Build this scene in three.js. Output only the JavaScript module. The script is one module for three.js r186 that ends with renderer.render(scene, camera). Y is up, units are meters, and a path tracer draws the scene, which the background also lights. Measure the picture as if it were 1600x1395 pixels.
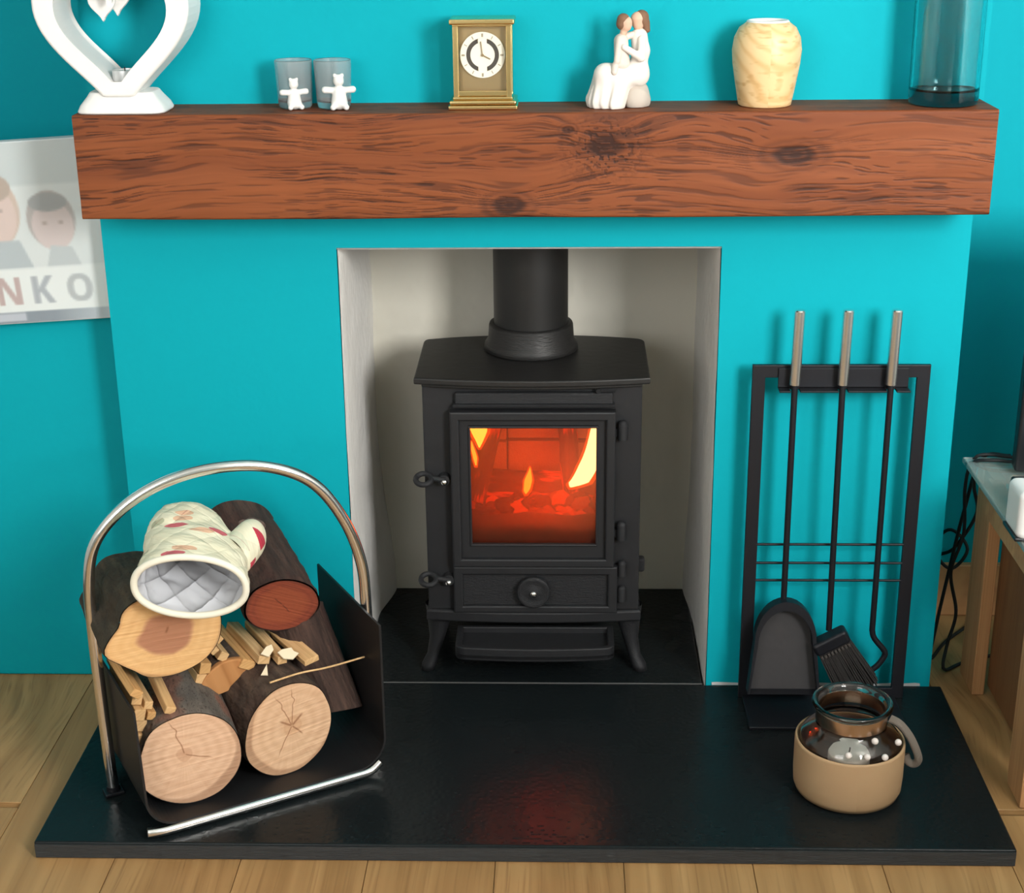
import * as THREE from 'three';
import { mergeGeometries, mergeVertices } from 'three/addons/utils/BufferGeometryUtils.js';
import { RoundedBoxGeometry } from 'three/addons/geometries/RoundedBoxGeometry.js';
import { MarchingCubes } from 'three/addons/objects/MarchingCubes.js';
import { RectAreaLightUniformsLib } from 'three/addons/lights/RectAreaLightUniformsLib.js';

// ---------------------------------------------------------------- camera, light, exposure
const scene = new THREE.Scene();
const camera = new THREE.PerspectiveCamera(32.19, 1600 / 1395, 0.05, 30);
camera.position.set(0.054, 1.374, 2.43);
camera.rotation.set(-0.3542, 0.0345, -0.0118, 'YXZ');
scene.add(camera);
const renderer = new THREE.WebGLRenderer({ antialias: true });
renderer.toneMapping = THREE.LinearToneMapping;
renderer.toneMappingExposure = 1.5;
renderer.shadowMap.enabled = true;
renderer.shadowMap.type = THREE.PCFSoftShadowMap;
scene.background = new THREE.Color(0.55, 0.62, 0.7);
RectAreaLightUniformsLib.init();
const WIN = { x0: 1.15, x1: 1.95, y0: 1.15, y1: 2.25, z: 2.75 };            // the window in the wall behind the camera, to the right
const daylight = new THREE.RectAreaLight(new THREE.Color(1.0, 0.985, 0.96), 31, WIN.x1 - WIN.x0 - 0.1, WIN.y1 - WIN.y0 - 0.1);
daylight.position.set((WIN.x0 + WIN.x1) / 2, (WIN.y0 + WIN.y1) / 2, WIN.z - 0.05);
daylight.lookAt((WIN.x0 + WIN.x1) / 2, (WIN.y0 + WIN.y1) / 2, 0);
scene.add(daylight);
const WIN2 = { x0: -1.7, x1: -0.5, y0: 1.0, y1: 2.2, z: 2.75 };            // added unseen window further left, gives fill light
const daylight2 = new THREE.RectAreaLight(new THREE.Color(1.0, 0.99, 0.97), 3.4, WIN2.x1 - WIN2.x0 - 0.1, WIN2.y1 - WIN2.y0 - 0.1);
daylight2.position.set((WIN2.x0 + WIN2.x1) / 2, (WIN2.y0 + WIN2.y1) / 2, WIN2.z - 0.05);
daylight2.lookAt((WIN2.x0 + WIN2.x1) / 2, (WIN2.y0 + WIN2.y1) / 2, 0);
scene.add(daylight2);
// the fire's own lights
const fireA = new THREE.PointLight(new THREE.Color(1, 0.10, 0.010), 0.012, 2); fireA.position.set(0.070, 0.40, -0.15);
const fireB = new THREE.PointLight(new THREE.Color(1, 0.11, 0.009), 0.028, 2); fireB.position.set(0.0, 0.362, -0.12);
const fireC = new THREE.PointLight(new THREE.Color(1, 0.14, 0.012), 0.005, 2); fireC.position.set(-0.08, 0.44, -0.15);
for (const l of [fireA, fireB, fireC]) { l.castShadow = true; l.shadow.radius = 1; scene.add(l); }

// ---------------------------------------------------------------- helpers
const V = (x, y, z) => new THREE.Vector3(x, y, z);
function rng(seed) { let a = seed >>> 0; return () => { a = (a + 0x6D2B79F5) | 0; let t = Math.imul(a ^ (a >>> 15), 1 | a); t = (t + Math.imul(t ^ (t >>> 7), 61 | t)) ^ t; return ((t ^ (t >>> 14)) >>> 0) / 4294967296; }; }
const hash = (x, y, z) => { let h = (Math.imul(x, 374761393) + Math.imul(y, 668265263) + Math.imul(z, 2147483647 - 1013904223)) | 0; h = Math.imul(h ^ (h >>> 13), 1274126177); h ^= h >>> 16; return (h >>> 0) / 4294967296; };
const sm = t => t * t * (3 - 2 * t);
function noise(x, y = 0, z = 0) {
  const X = Math.floor(x), Y = Math.floor(y), Z = Math.floor(z), u = sm(x - X), v = sm(y - Y), w = sm(z - Z);
  const L = (a, b, t) => a + (b - a) * t;
  return L(L(L(hash(X, Y, Z), hash(X + 1, Y, Z), u), L(hash(X, Y + 1, Z), hash(X + 1, Y + 1, Z), u), v), L(L(hash(X, Y, Z + 1), hash(X + 1, Y, Z + 1), u), L(hash(X, Y + 1, Z + 1), hash(X + 1, Y + 1, Z + 1), u), v), w);
}
const fbm = (x, y, z = 0, o = 4) => { let s = 0, a = 0.5, n = 0; for (let i = 0; i < o; i++) { s += a * noise(x, y, z); n += a; a *= 0.5; x = x * 2.03 + 7.1; y = y * 2.03 + 3.7; z = z * 2.03 + 1.3; } return s / n; };
const clamp = (x, a = 0, b = 1) => Math.min(b, Math.max(a, x));
const step = (a, b, x) => sm(clamp((x - a) / (b - a)));
const mix3 = (a, b, t) => [a[0] + (b[0] - a[0]) * t, a[1] + (b[1] - a[1]) * t, a[2] + (b[2] - a[2]) * t];
function tex(w, h, fn, srgb = true, wrap = true) {
  const d = new Uint8Array(w * h * 4);
  for (let j = 0; j < h; j++) for (let i = 0; i < w; i++) {
    const c = fn((i + 0.5) / w, (j + 0.5) / h), k = (j * w + i) * 4;
    if (typeof c === 'number') d[k] = d[k + 1] = d[k + 2] = clamp(c) * 255; else { d[k] = clamp(c[0], 0, 255); d[k + 1] = clamp(c[1], 0, 255); d[k + 2] = clamp(c[2], 0, 255); }
    d[k + 3] = 255;
  }
  const t = new THREE.DataTexture(d, w, h, THREE.RGBAFormat);
  if (srgb) t.colorSpace = THREE.SRGBColorSpace;
  t.magFilter = THREE.LinearFilter; t.minFilter = THREE.LinearMipmapLinearFilter; t.generateMipmaps = true;
  if (wrap) t.wrapS = t.wrapT = THREE.RepeatWrapping;
  t.needsUpdate = true;
  return t;
}
const std = o => new THREE.MeshStandardMaterial(o);
const phys = o => new THREE.MeshPhysicalMaterial(o);
const names = new Set();
function numbered(n) { if (!names.has(n)) { names.add(n); return n; } let k = 1; while (names.has(n + '_' + String(k).padStart(3, '0'))) k++; n = n + '_' + String(k).padStart(3, '0'); names.add(n); return n; }
function shade(o) { o.castShadow = true; o.receiveShadow = true; return o; }
function tag(o, label, category, group, kind) { if (label) o.userData.label = label; if (category) o.userData.category = category; if (group) o.userData.group = group; if (kind) o.userData.kind = kind; return o; }
function thing(name, label, category, pos = [0, 0, 0], turn = 0, group) { const o = new THREE.Group(); o.name = numbered(name); o.position.set(...pos); o.rotation.y = turn; scene.add(o); return tag(o, label, category, group); }
function part(parent, name, geo, mat, label) { const m = shade(new THREE.Mesh(geo, mat)); m.name = name; parent.add(m); if (label) m.userData.label = label; return m; }
function solo(name, geo, mat, label, category, group) { const m = shade(new THREE.Mesh(geo, mat)); m.name = numbered(name); scene.add(m); return tag(m, label, category, group); }
function struct(name, geo, mat, parent) { const m = shade(new THREE.Mesh(geo, mat)); m.name = parent ? name : numbered(name); (parent || scene).add(m); if (!parent) m.userData.kind = 'structure'; return m; }
function merge(list) {
  return mergeGeometries(list.map(g => { const q = g.index ? g.toNonIndexed() : g.clone(); for (const k of Object.keys(q.attributes)) if (!['position', 'normal', 'uv'].includes(k)) q.deleteAttribute(k); if (!q.attributes.uv) q.setAttribute('uv', new THREE.BufferAttribute(new Float32Array(q.attributes.position.count * 2), 2)); q.morphAttributes = {}; return q; }));
}
const box = (w, h, d, x = 0, y = 0, z = 0) => new THREE.BoxGeometry(w, h, d).translate(x, y, z);
const rbox = (w, h, d, r, x = 0, y = 0, z = 0, s = 3) => new RoundedBoxGeometry(w, h, d, s, Math.min(r, w / 2.01, h / 2.01, d / 2.01)).translate(x, y, z);
const cyl = (r0, r1, h, x = 0, y = 0, z = 0, n = 32) => new THREE.CylinderGeometry(r0, r1, h, n).translate(x, y, z);      // r0 top
const lathe = (pts, n = 64) => new THREE.LatheGeometry(pts.map(p => new THREE.Vector2(p[0], p[1])), n);
const tube = (pts, r, n = 64, rs = 12, closed = false, tension = 0.5) => new THREE.TubeGeometry(new THREE.CatmullRomCurve3(pts.map(p => V(...p)), closed, 'catmullrom', tension), n, r, rs, closed);
const rod = (a, b, r, n = 14) => { const A = V(...a), B = V(...b), l = A.distanceTo(B); const g = new THREE.CylinderGeometry(r, r, l, n); g.applyQuaternion(new THREE.Quaternion().setFromUnitVectors(V(0, 1, 0), B.clone().sub(A).normalize())); const m = A.add(B).multiplyScalar(0.5); return g.translate(m.x, m.y, m.z); };
const ball = (r, x, y, z, n = 20) => new THREE.SphereGeometry(r, n, Math.ceil(n * 0.7)).translate(x, y, z);
// a grid of points turned into a smooth surface: f(u, v) -> [x, y, z]
function grid(nu, nv, f, uvf, closeU = false) {
  const P = [], UV = [], I = [];
  for (let j = 0; j <= nv; j++) for (let i = 0; i <= nu; i++) { const u = i / nu, v = j / nv; P.push(...f(closeU && i === nu ? 0 : u, v)); UV.push(...(uvf ? uvf(u, v) : [u, v])); }
  for (let j = 0; j < nv; j++) for (let i = 0; i < nu; i++) { const a = j * (nu + 1) + i, b = a + 1, c = a + nu + 1, d = c + 1; I.push(a, b, d, a, d, c); }
  const g = new THREE.BufferGeometry();
  g.setAttribute('position', new THREE.Float32BufferAttribute(P, 3)); g.setAttribute('uv', new THREE.Float32BufferAttribute(UV, 2)); g.setIndex(I); g.computeVertexNormals();
  if (closeU) { const n = g.attributes.normal; for (let j = 0; j <= nv; j++) { const a = j * (nu + 1), b = a + nu; const x = n.getX(a) + n.getX(b), y = n.getY(a) + n.getY(b), z = n.getZ(a) + n.getZ(b), l = Math.hypot(x, y, z) || 1; n.setXYZ(a, x / l, y / l, z / l); n.setXYZ(b, x / l, y / l, z / l); } }
  return g;
}
// a signed-distance field meshed with marching cubes in a box
function field(cx, cy, cz, half, res, fn) {
  const mc = new MarchingCubes(res, new THREE.MeshBasicMaterial(), false, false, 400000);
  mc.isolation = 0; const s = mc.size, hs = mc.halfsize;
  for (let k = 0; k < s; k++) for (let j = 0; j < s; j++) for (let i = 0; i < s; i++) mc.field[k * s * s + j * s + i] = -fn(cx + (i - hs) / hs * half, cy + (j - hs) / hs * half, cz + (k - hs) / hs * half);
  mc.update();
  const n = mc.count; const g = new THREE.BufferGeometry();
  const p = mc.positionArray.slice(0, n * 3); for (let i = 0; i < n; i++) { p[3 * i] = cx + p[3 * i] * half; p[3 * i + 1] = cy + p[3 * i + 1] * half; p[3 * i + 2] = cz + p[3 * i + 2] * half; }
  g.setAttribute('position', new THREE.BufferAttribute(p, 3));
  g.setAttribute('normal', new THREE.BufferAttribute(mc.normalArray.slice(0, n * 3), 3));
  return g;
}
const capsule = (x, y, z, a, b, ra, rb) => { const bx = b[0] - a[0], by = b[1] - a[1], bz = b[2] - a[2], px = x - a[0], py = y - a[1], pz = z - a[2], t = clamp((px * bx + py * by + pz * bz) / (bx * bx + by * by + bz * bz || 1)); return Math.hypot(px - bx * t, py - by * t, pz - bz * t) - (ra + (rb - ra) * t); };
const smin = (a, b, k) => { const h = clamp(0.5 + 0.5 * (b - a) / k); return b + (a - b) * h - k * h * (1 - h); };
function frameXY(w, h, t, d, r = 0.002) {          // a rectangular frame around the origin, bevelled
  const s = new THREE.Shape([[-w / 2, -h / 2], [w / 2, -h / 2], [w / 2, h / 2], [-w / 2, h / 2]].map(p => new THREE.Vector2(...p)));
  const [tl, tr, tb, tt] = Array.isArray(t) ? t : [t, t, t, t];
  s.holes.push(new THREE.Path([[-w / 2 + tl, -h / 2 + tb], [-w / 2 + tl, h / 2 - tt], [w / 2 - tr, h / 2 - tt], [w / 2 - tr, -h / 2 + tb]].map(p => new THREE.Vector2(...p))));
  return new THREE.ExtrudeGeometry(s, { depth: d - 2 * r, bevelEnabled: true, bevelThickness: r, bevelSize: r, bevelOffset: -r, bevelSegments: 2, curveSegments: 8 }).translate(0, 0, r);
}

// ---------------------------------------------------------------- materials
const HT = 0.027;                                                       // hearth thickness
const plasterBump = tex(256, 256, (u, v) => fbm(u * 60, v * 60, 3, 3), false);
plasterBump.repeat.set(2.2, 2.2);
const M = {};
M.teal = phys({ color: new THREE.Color(0.0, 0.36, 0.435), roughness: 0.7, specularIntensity: 0.3, bumpMap: plasterBump, bumpScale: 0.00025 });
M.pale = std({ color: new THREE.Color(0.60, 0.58, 0.54), roughness: 0.85 });
M.ceil = std({ color: new THREE.Color(0.78, 0.77, 0.74), roughness: 0.9 });
const renderBump = tex(256, 256, (u, v) => 0.6 * fbm(u * 10, v * 10, 5, 4) + 0.4 * fbm(u * 70, v * 70, 8, 2), false);
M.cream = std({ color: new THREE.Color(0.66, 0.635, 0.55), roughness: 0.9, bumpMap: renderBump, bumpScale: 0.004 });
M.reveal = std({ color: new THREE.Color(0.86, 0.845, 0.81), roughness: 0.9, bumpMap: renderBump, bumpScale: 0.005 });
M.white = std({ color: new THREE.Color(0.8, 0.79, 0.77), roughness: 0.5 });
const slateBump = tex(512, 512, (u, v) => 0.5 * fbm(u * 9, v * 24, 2, 5) + 0.5 * noise(u * 140, v * 140, 4), false);
const slateRough = tex(256, 256, (u, v) => 0.62 + 0.38 * fbm(u * 7, v * 7, 9, 4), false);
M.slate = phys({ color: new THREE.Color(0.0085, 0.0115, 0.0125), specularIntensity: 0.33, roughness: 0.32, roughnessMap: slateRough, bumpMap: slateBump, bumpScale: 0.0006 });
M.slateEdge = std({ color: new THREE.Color(0.028, 0.031, 0.033), roughness: 0.6, bumpMap: slateBump, bumpScale: 0.0012 });
const ironBump = tex(256, 256, (u, v) => 0.6 * noise(u * 120, v * 120, 1) + 0.4 * noise(u * 50, v * 50, 6), false);
M.iron = std({ color: new THREE.Color(0.0165, 0.0172, 0.0195), roughness: 0.55, metalness: 0.25, bumpMap: ironBump, bumpScale: 0.0005 });
M.ironTop = std({ color: new THREE.Color(0.018, 0.0175, 0.017), roughness: 0.5, metalness: 0.25, bumpMap: ironBump, bumpScale: 0.0004 });
M.flue = std({ color: new THREE.Color(0.012, 0.0118, 0.0115), roughness: 0.5, metalness: 0.2 });
M.blackSteel = std({ color: new THREE.Color(0.0065, 0.0072, 0.011), roughness: 0.5, metalness: 0.2 });
M.sheet = std({ color: new THREE.Color(0.010, 0.010, 0.011), roughness: 0.5, metalness: 0.1 });
M.shovel = std({ color: new THREE.Color(0.052, 0.050, 0.052), roughness: 0.6, metalness: 0.3, bumpMap: ironBump, bumpScale: 0.0006 });
M.chrome = std({ color: new THREE.Color(0.82, 0.81, 0.80), roughness: 0.18, metalness: 1 });
M.steel = std({ color: new THREE.Color(0.66, 0.63, 0.6), roughness: 0.34, metalness: 1 });
M.brass = std({ color: new THREE.Color(0.83, 0.6, 0.27), roughness: 0.22, metalness: 1 });
M.brassSatin = std({ color: new THREE.Color(0.36, 0.26, 0.13), roughness: 0.42, metalness: 0.85 });
M.glass = phys({ color: 0xffffff, roughness: 0.02, transmission: 1, thickness: 0.01, ior: 1.5 });
M.pane = phys({ color: 0xffffff, roughness: 0.02, transmission: 1, thickness: 0, ior: 1.5 });

// stained oak of the mantel: growth lines that part round the knots, with short dark pores
const KNOTS = [[0.652 / 1.0, 0.02, 0.055, 0.030, 1.0], [0.795, 0.108, 0.06, 0.034, 0.9], [1.075, 0.093, 0.07, 0.03, 1], [0.74, 0.133, 0.02, 0.012, .8], [0.2, 0.045, 0.09, 0.03, 0.25], [1.02, 0.02, 0.09, 0.03, .15], [1.24, 0.06, .05, .02, .3]];
function oakAt(x, y) {
  let py = y + (fbm(x * 2.2, y * 5, 1, 3) - 0.5) * 0.075 + (fbm(x * 9, y * 26, 7, 3) - 0.5) * 0.016, dark = 0;
  for (const [kx, ky, lx, ly, s] of KNOTS) {
    const dx = (x - kx) / lx, dy = (y - ky) / ly, q = dx * dx + dy * dy, e = Math.exp(-q * 0.5);
    py += s * 0.016 * Math.sign(dy) * (1 - Math.exp(-Math.abs(dy) * 2.5)) * e;
    const core = Math.exp(-q * 5.5), rings = 0.5 + 0.5 * Math.sin(Math.sqrt(q) * 17 + fbm(x * 60, y * 60, 3, 2) * 3);
    if (s > 0.5) dark += s * (core * 0.75 + Math.exp(-q * 2.0) * rings * 0.55);
  }
  // the burr: a scatter of little dark specks round one knot
  const bd = Math.hypot((x - 0.795) / 0.045, (y - 0.105) / 0.035), sp = fbm(x * 230, y * 260, 12, 2);
  dark += Math.exp(-bd * bd) * step(0.55, 0.66, sp) * 0.9;
  const band = fbm(x * 1.6, py * 46, 2, 3), fine = fbm(x * 7, py * 260, 5, 2), pore = step(0.60, 0.78, noise(x * 34, py * 620, 9)) * step(0.34, 0.6, fbm(x * 5, py * 40, 4, 2)), streak = step(0.58, 0.74, fbm(x * 11, py * 230, 17, 2));
  return { tone: clamp(0.22 + 0.75 * band + 0.35 * (fine - 0.5)), dark: clamp(dark + pore * 0.5 + streak * 0.34) };
}
const oakTex = tex(2048, 512, (u, v) => { const a = oakAt(u * 1.37, v * 0.32), c = mix3([102, 50, 24], [140, 78, 42], a.tone); return mix3(c, [44, 22, 15], a.dark * 0.9); });
const oakBump = tex(1024, 256, (u, v) => { const a = oakAt(u * 1.37, v * 0.32); return clamp(0.7 + 0.2 * a.tone - 0.6 * a.dark); }, false);
M.oak = phys({ map: oakTex, bumpMap: oakBump, bumpScale: 0.0014, roughness: 0.6, specularIntensity: 0.55 });
// light oak floor boards
const floorTex = [0, 1, 2].map(s => tex(256, 1024, (u, v) => { const x = u * 0.19, y = v * 2.6, w = x + (fbm(x * 4, y * 0.7, s * 9 + 1, 2) - 0.5) * 0.12, b = fbm(w * 60, y * 0.9, s * 5, 3), f = fbm(w * 330, y * 5, s + 3, 2); return mix3(mix3([150, 112, 68], [188, 148, 98], clamp(b * 1.2 - 0.1)), [124, 90, 54], clamp((f - 0.58) * 1.5)); }));
M.floor = floorTex.map(t => std({ map: t, roughness: 0.5 }));
M.floor.push(std({ map: floorTex[0], roughness: 0.5, color: new THREE.Color(0.86, 0.85, 0.84) }));
const lightWoodTex = tex(256, 512, (u, v) => { const b = fbm(u * 14 + (fbm(u * 2, v * 1.5, 4, 2) - 0.5) * 3, v * 1.3, 6, 3), f = fbm(u * 90, v * 4, 2, 2); return mix3(mix3([176, 128, 84], [206, 160, 112], b), [150, 104, 66], clamp((f - 0.55) * 1.5)); });
M.beech = std({ map: lightWoodTex, roughness: 0.5 });
M.bare = std({ map: tex(256, 256, (u, v) => { const b = fbm(u * 18, v * 1.5, 6, 3), f = fbm(u * 80, v * 4, 2, 2); return mix3(mix3([206, 164, 112], [232, 196, 146], b), [170, 126, 78], clamp((f - 0.55) * 1.6)); }), roughness: 0.75 });

// ---------------------------------------------------------------- the room
const floorBase = struct('floor', box(4.3, 0.04, 4.0, 0.15, -0.031, 1.4), std({ color: new THREE.Color(0.08, 0.055, 0.03), roughness: 0.9 }));
{
  const g = rbox(0.1893, 0.011, 2.6, 0.0012, 0, 0, 0, 1), gs = rbox(0.1893, 0.011, 1.3, 0.0012, 0, 0, 0, 1);
  const r = rng(5);
  for (let i = 0; i < 14; i++) {
    const x = -1.28 + i * 0.19; const odd = i % 3;
    const cuts = odd === 0 ? [[0.95, 2.6]] : odd === 1 ? [[0.3, 1.3], [2.26, 2.6]] : [[-0.05, 0.6], [1.56, 2.6]];
    for (const [zc, l] of (odd === 0 ? [[0.95, 2.6]] : odd === 1 ? [[0.31, 1.3], [2.27, 2.6]] : [[0.0, 0.69], [1.66, 2.6]])) {
      const m = part(floorBase, 'floor_board', l === 2.6 ? g : l === 1.3 ? gs : rbox(0.1893, 0.011, 0.69, 0.0012, 0, 0, 0, 1), M.floor[Math.floor(r() * 4)]);
      m.position.set(x, -0.0055 - r() * 0.0004, zc); if (r() > 0.5) m.rotation.y = Math.PI;
    }
  }
}
struct('ceiling', box(4.3, 0.06, 4.0, 0.15, 2.45, 1.4), M.ceil);
struct('wall_left', box(0.1, 2.5, 4.0, -2.0, 1.2, 1.4), M.pale);
struct('wall_left_alcove', box(1.32, 2.44, 0.1, -1.335, 1.2, -0.393), M.teal);
struct('wall_left_boxing', rbox(1.30, 0.93, 0.27, 0.004, -1.325, 0.465, -0.206), M.teal);      // boxed-in lower part of the left alcove
struct('wall_right_alcove', box(1.6, 2.44, 0.1, 1.45, 1.2, -0.393), M.teal);
// chimney breast with its opening, and the return on the right
{
  const s = new THREE.Shape([[-0.686, 0], [-0.3085, 0], [-0.3085, 0.8145], [0.3085, 0.8145], [0.3085, 0], [0.700, 0], [0.700, 2.42], [-0.686, 2.42]].map(p => new THREE.Vector2(...p)));
  const front = new THREE.ExtrudeGeometry(s, { depth: 0.08, bevelEnabled: false }).translate(0, 0, -0.08);
  const ret = box(0.06, 2.4, 0.27, 0.67, 1.2, -0.213);
  struct('wall_chimney_breast', merge([front, ret, box(0.06, 2.4, 0.27, -0.656, 1.2, -0.213)]), M.teal);
}
// the rendered recess: each face its own slightly uneven sheet with thickness behind it
{
  const wob = (y, z, k) => (fbm(y * 9, z * 9, k, 3) - 0.5) * 0.007;
  const side = (sx, k) => {
    const face = grid(24, 70, (u, v) => { const z = -0.392 * u - 0.0004, y = v * 0.818; const roll = Math.exp(-u * 28) * 0.0025; return [sx * (0.3056 + roll - 0.001) + wob(y, z, k) * (0.35 + 0.65 * step(0, 0.15, u)) - sx * 0.028 * step(0.6, 1, u) * step(0.38, 0.0, y) * (sx < 0 ? 1 : 0.35), y, z]; }, (u, v) => [u * 0.5, v]);
    if (sx > 0) { /* faces -x */ }
    return merge([face, box(0.05, 0.9, 0.392, sx * 0.336, 0.45, -0.197)]);
  };
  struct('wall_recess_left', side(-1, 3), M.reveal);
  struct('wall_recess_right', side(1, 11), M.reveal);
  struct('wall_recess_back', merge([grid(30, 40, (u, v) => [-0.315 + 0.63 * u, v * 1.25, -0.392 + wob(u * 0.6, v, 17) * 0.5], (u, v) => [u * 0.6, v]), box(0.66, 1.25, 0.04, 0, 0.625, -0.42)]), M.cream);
  struct('wall_recess_lintel', merge([box(0.62, 0.003, 0.10, 0, 0.8128, -0.052), box(0.66, 0.05, 0.5, 0, 1.27, -0.2), box(0.05, 0.5, 0.32, -0.336, 1.05, -0.24), box(0.05, 0.5, 0.32, 0.336, 1.05, -0.24)]), M.reveal);
  const fl = struct('trim_1', grid(40, 1, (u, v) => [0.318 + 0.365 * u, HT + 0.0005 + 0.0035 * v * (0.6 + 0.8 * noise(u * 30, 2)), 0.004 - 0.0035 * v + 0.001 * noise(u * 20)]), std({ color: new THREE.Color(0.42, 0.43, 0.43), roughness: 0.8 }));
}
// right wall, and the wall behind the camera with its window and an added fill window
struct('wall_right', box(0.1, 2.5, 4.0, 2.3, 1.2, 1.4), M.pale);
{
  const s = new THREE.Shape([[-1.95, 0], [2.25, 0], [2.25, 2.42], [-1.95, 2.42]].map(p => new THREE.Vector2(...p)));
  for (const w of [WIN, WIN2]) s.holes.push(new THREE.Path([[w.x0, w.y0], [w.x0, w.y1], [w.x1, w.y1], [w.x1, w.y0]].map(p => new THREE.Vector2(...p))));
  struct('wall_back', new THREE.ExtrudeGeometry(s, { depth: 0.1, bevelEnabled: false }).translate(0, 0, WIN.z), M.pale);
}
function windowIn(name, w, h, glow) {
  const g = new THREE.Group(); g.name = numbered(name); g.userData.kind = 'structure'; scene.add(g);
  part(g, 'window_frame', merge([frameXY(w, h, 0.05, 0.06), box(0.05, h - 0.08, 0.05, 0, 0, 0.03)]), M.white);
  const pane = std({ color: 0x222222, roughness: 0.3, emissive: new THREE.Color(1, 0.99, 0.97), emissiveIntensity: glow });
  for (const sx of [-1, 1]) part(g, 'window_pane', box(w / 2 - 0.07, h - 0.09, 0.006, sx * (w / 4 - 0.006), 0, 0.02), pane);
  part(g, 'window_sill', rbox(w + 0.12, 0.025, 0.16, 0.006, 0, -h / 2 - 0.012, 0.05), M.white);
  return g;
}
for (const [w, glow] of [[WIN, 3], [WIN2, 1]]) { const g = windowIn(w === WIN ? 'window_1' : 'added_window_2', w.x1 - w.x0, w.y1 - w.y0, glow); g.rotation.y = Math.PI; g.position.set((w.x0 + w.x1) / 2, (w.y0 + w.y1) / 2, w.z + 0.07); }
struct('baseboard_right', merge([rbox(1.54, 0.109, 0.016, 0.004, 1.475, 0.0545, -0.335)]), M.beech);

// ---------------------------------------------------------------- hearth
function slab(w, d, t) {
  const g = rbox(w, t, d, 0.0035, 0, 0, 0, 2), p = g.attributes.position, uv = g.attributes.uv;
  for (let i = 0; i < p.count; i++) uv.setXY(i, p.getX(i) * 1.3, (p.getZ(i) + p.getY(i)) * 1.3);
  return g;
}
const h1 = thing('hearth_slab', 'wide polished black slate hearth slab lying in front of the chimney breast', 'hearth', [-0.0075, 0, 0.2465]);
part(h1, 'slab', slab(1.455, 0.489, HT).translate(0, HT / 2, 0), M.slate);
part(h1, 'front_edge', rbox(1.452, HT - 0.004, 0.0035, 0.001, 0, HT / 2 - 0.001, 0.2455), M.slateEdge, 'honed dark grey front edge');
const h2 = thing('hearth_slab', 'smaller black slate slab inside the recess under the stove', 'hearth', [0, 0, -0.1965]);
part(h2, 'slab', slab(0.604, 0.388, HT).translate(0, HT / 2, 0), M.slate);
part(h2, 'joint', rbox(0.604, 0.002, 0.0022, 0.0006, 0, HT - 0.0006, 0.1952), std({ color: new THREE.Color(0.10, 0.10, 0.098), roughness: 0.8 }), 'thin pale grey filler line along the front');

// ---------------------------------------------------------------- mantel beam
{
  const L = 1.37, H = 0.157, Dp = 0.117, r = 0.004;
  const prof = []; const P = (z, y, v) => prof.push([z, y, v]);
  P(0, 0, -0.11); P(Dp / 2, 0, -0.06); P(Dp - r, 0, -0.004); P(Dp - r * 0.3, r * 0.3, 0.001);
  for (let i = 0; i <= 12; i++) P(Dp, r + (H - 2 * r) * i / 12, (r + (H - 2 * r) * i / 12));
  P(Dp - r * 0.3, H - r * 0.3, 0.1565); P(Dp - r, H, 0.161); P(Dp * 0.66, H, 0.19); P(Dp * 0.33, H, 0.23); P(0, H, 0.27);
  const nu = 180, g = grid(nu, prof.length - 1, (u, v) => {
    const k = Math.round(v * (prof.length - 1)), [z, y] = prof[k], x = u * L; const e = z > 0.001 ? 1 : 0, top = k >= prof.length - 4;
    return [x - L / 2, y + (top ? 0 : e * (fbm(x * 5, y * 2, 3, 3) - 0.5) * 0.004 * (y < 0.02 ? 1 : 0)), z + (top && k > prof.length - 4 ? 0 : e * (fbm(x * 6, y * 22, 8, 3) - 0.5) * 0.005)];
  }, (u, v) => [u, (prof[Math.round(v * (prof.length - 1))][2] + 0.001) / 0.32]);
  const b = thing('mantel_beam', 'thick brown-stained oak beam with knots, fixed across the teal chimney breast', 'mantel', [0.008, 0.8865, 0.0]);
  part(b, 'beam', merge([g]), M.oak);
  const endTex = std({ map: tex(256, 256, (u, v) => { const q = Math.hypot(u + 0.3, v - 0.2), t = 0.5 + 0.5 * Math.sin(q * 70 + fbm(u * 6, v * 6, 2, 3) * 6); return mix3([104, 58, 38], [140, 84, 54], t * 0.6 + 0.4 * noise(u * 90, v * 90)); }), roughness: 0.65 });
  for (const s of [-1, 1]) part(b, 'end_grain', rbox(0.006, H - 0.004, Dp - 0.004, 0.002, s * (L / 2 - 0.002), H / 2, Dp / 2), endTex);
}
const MT = 1.0435;                                                       // top of the mantel

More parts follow.
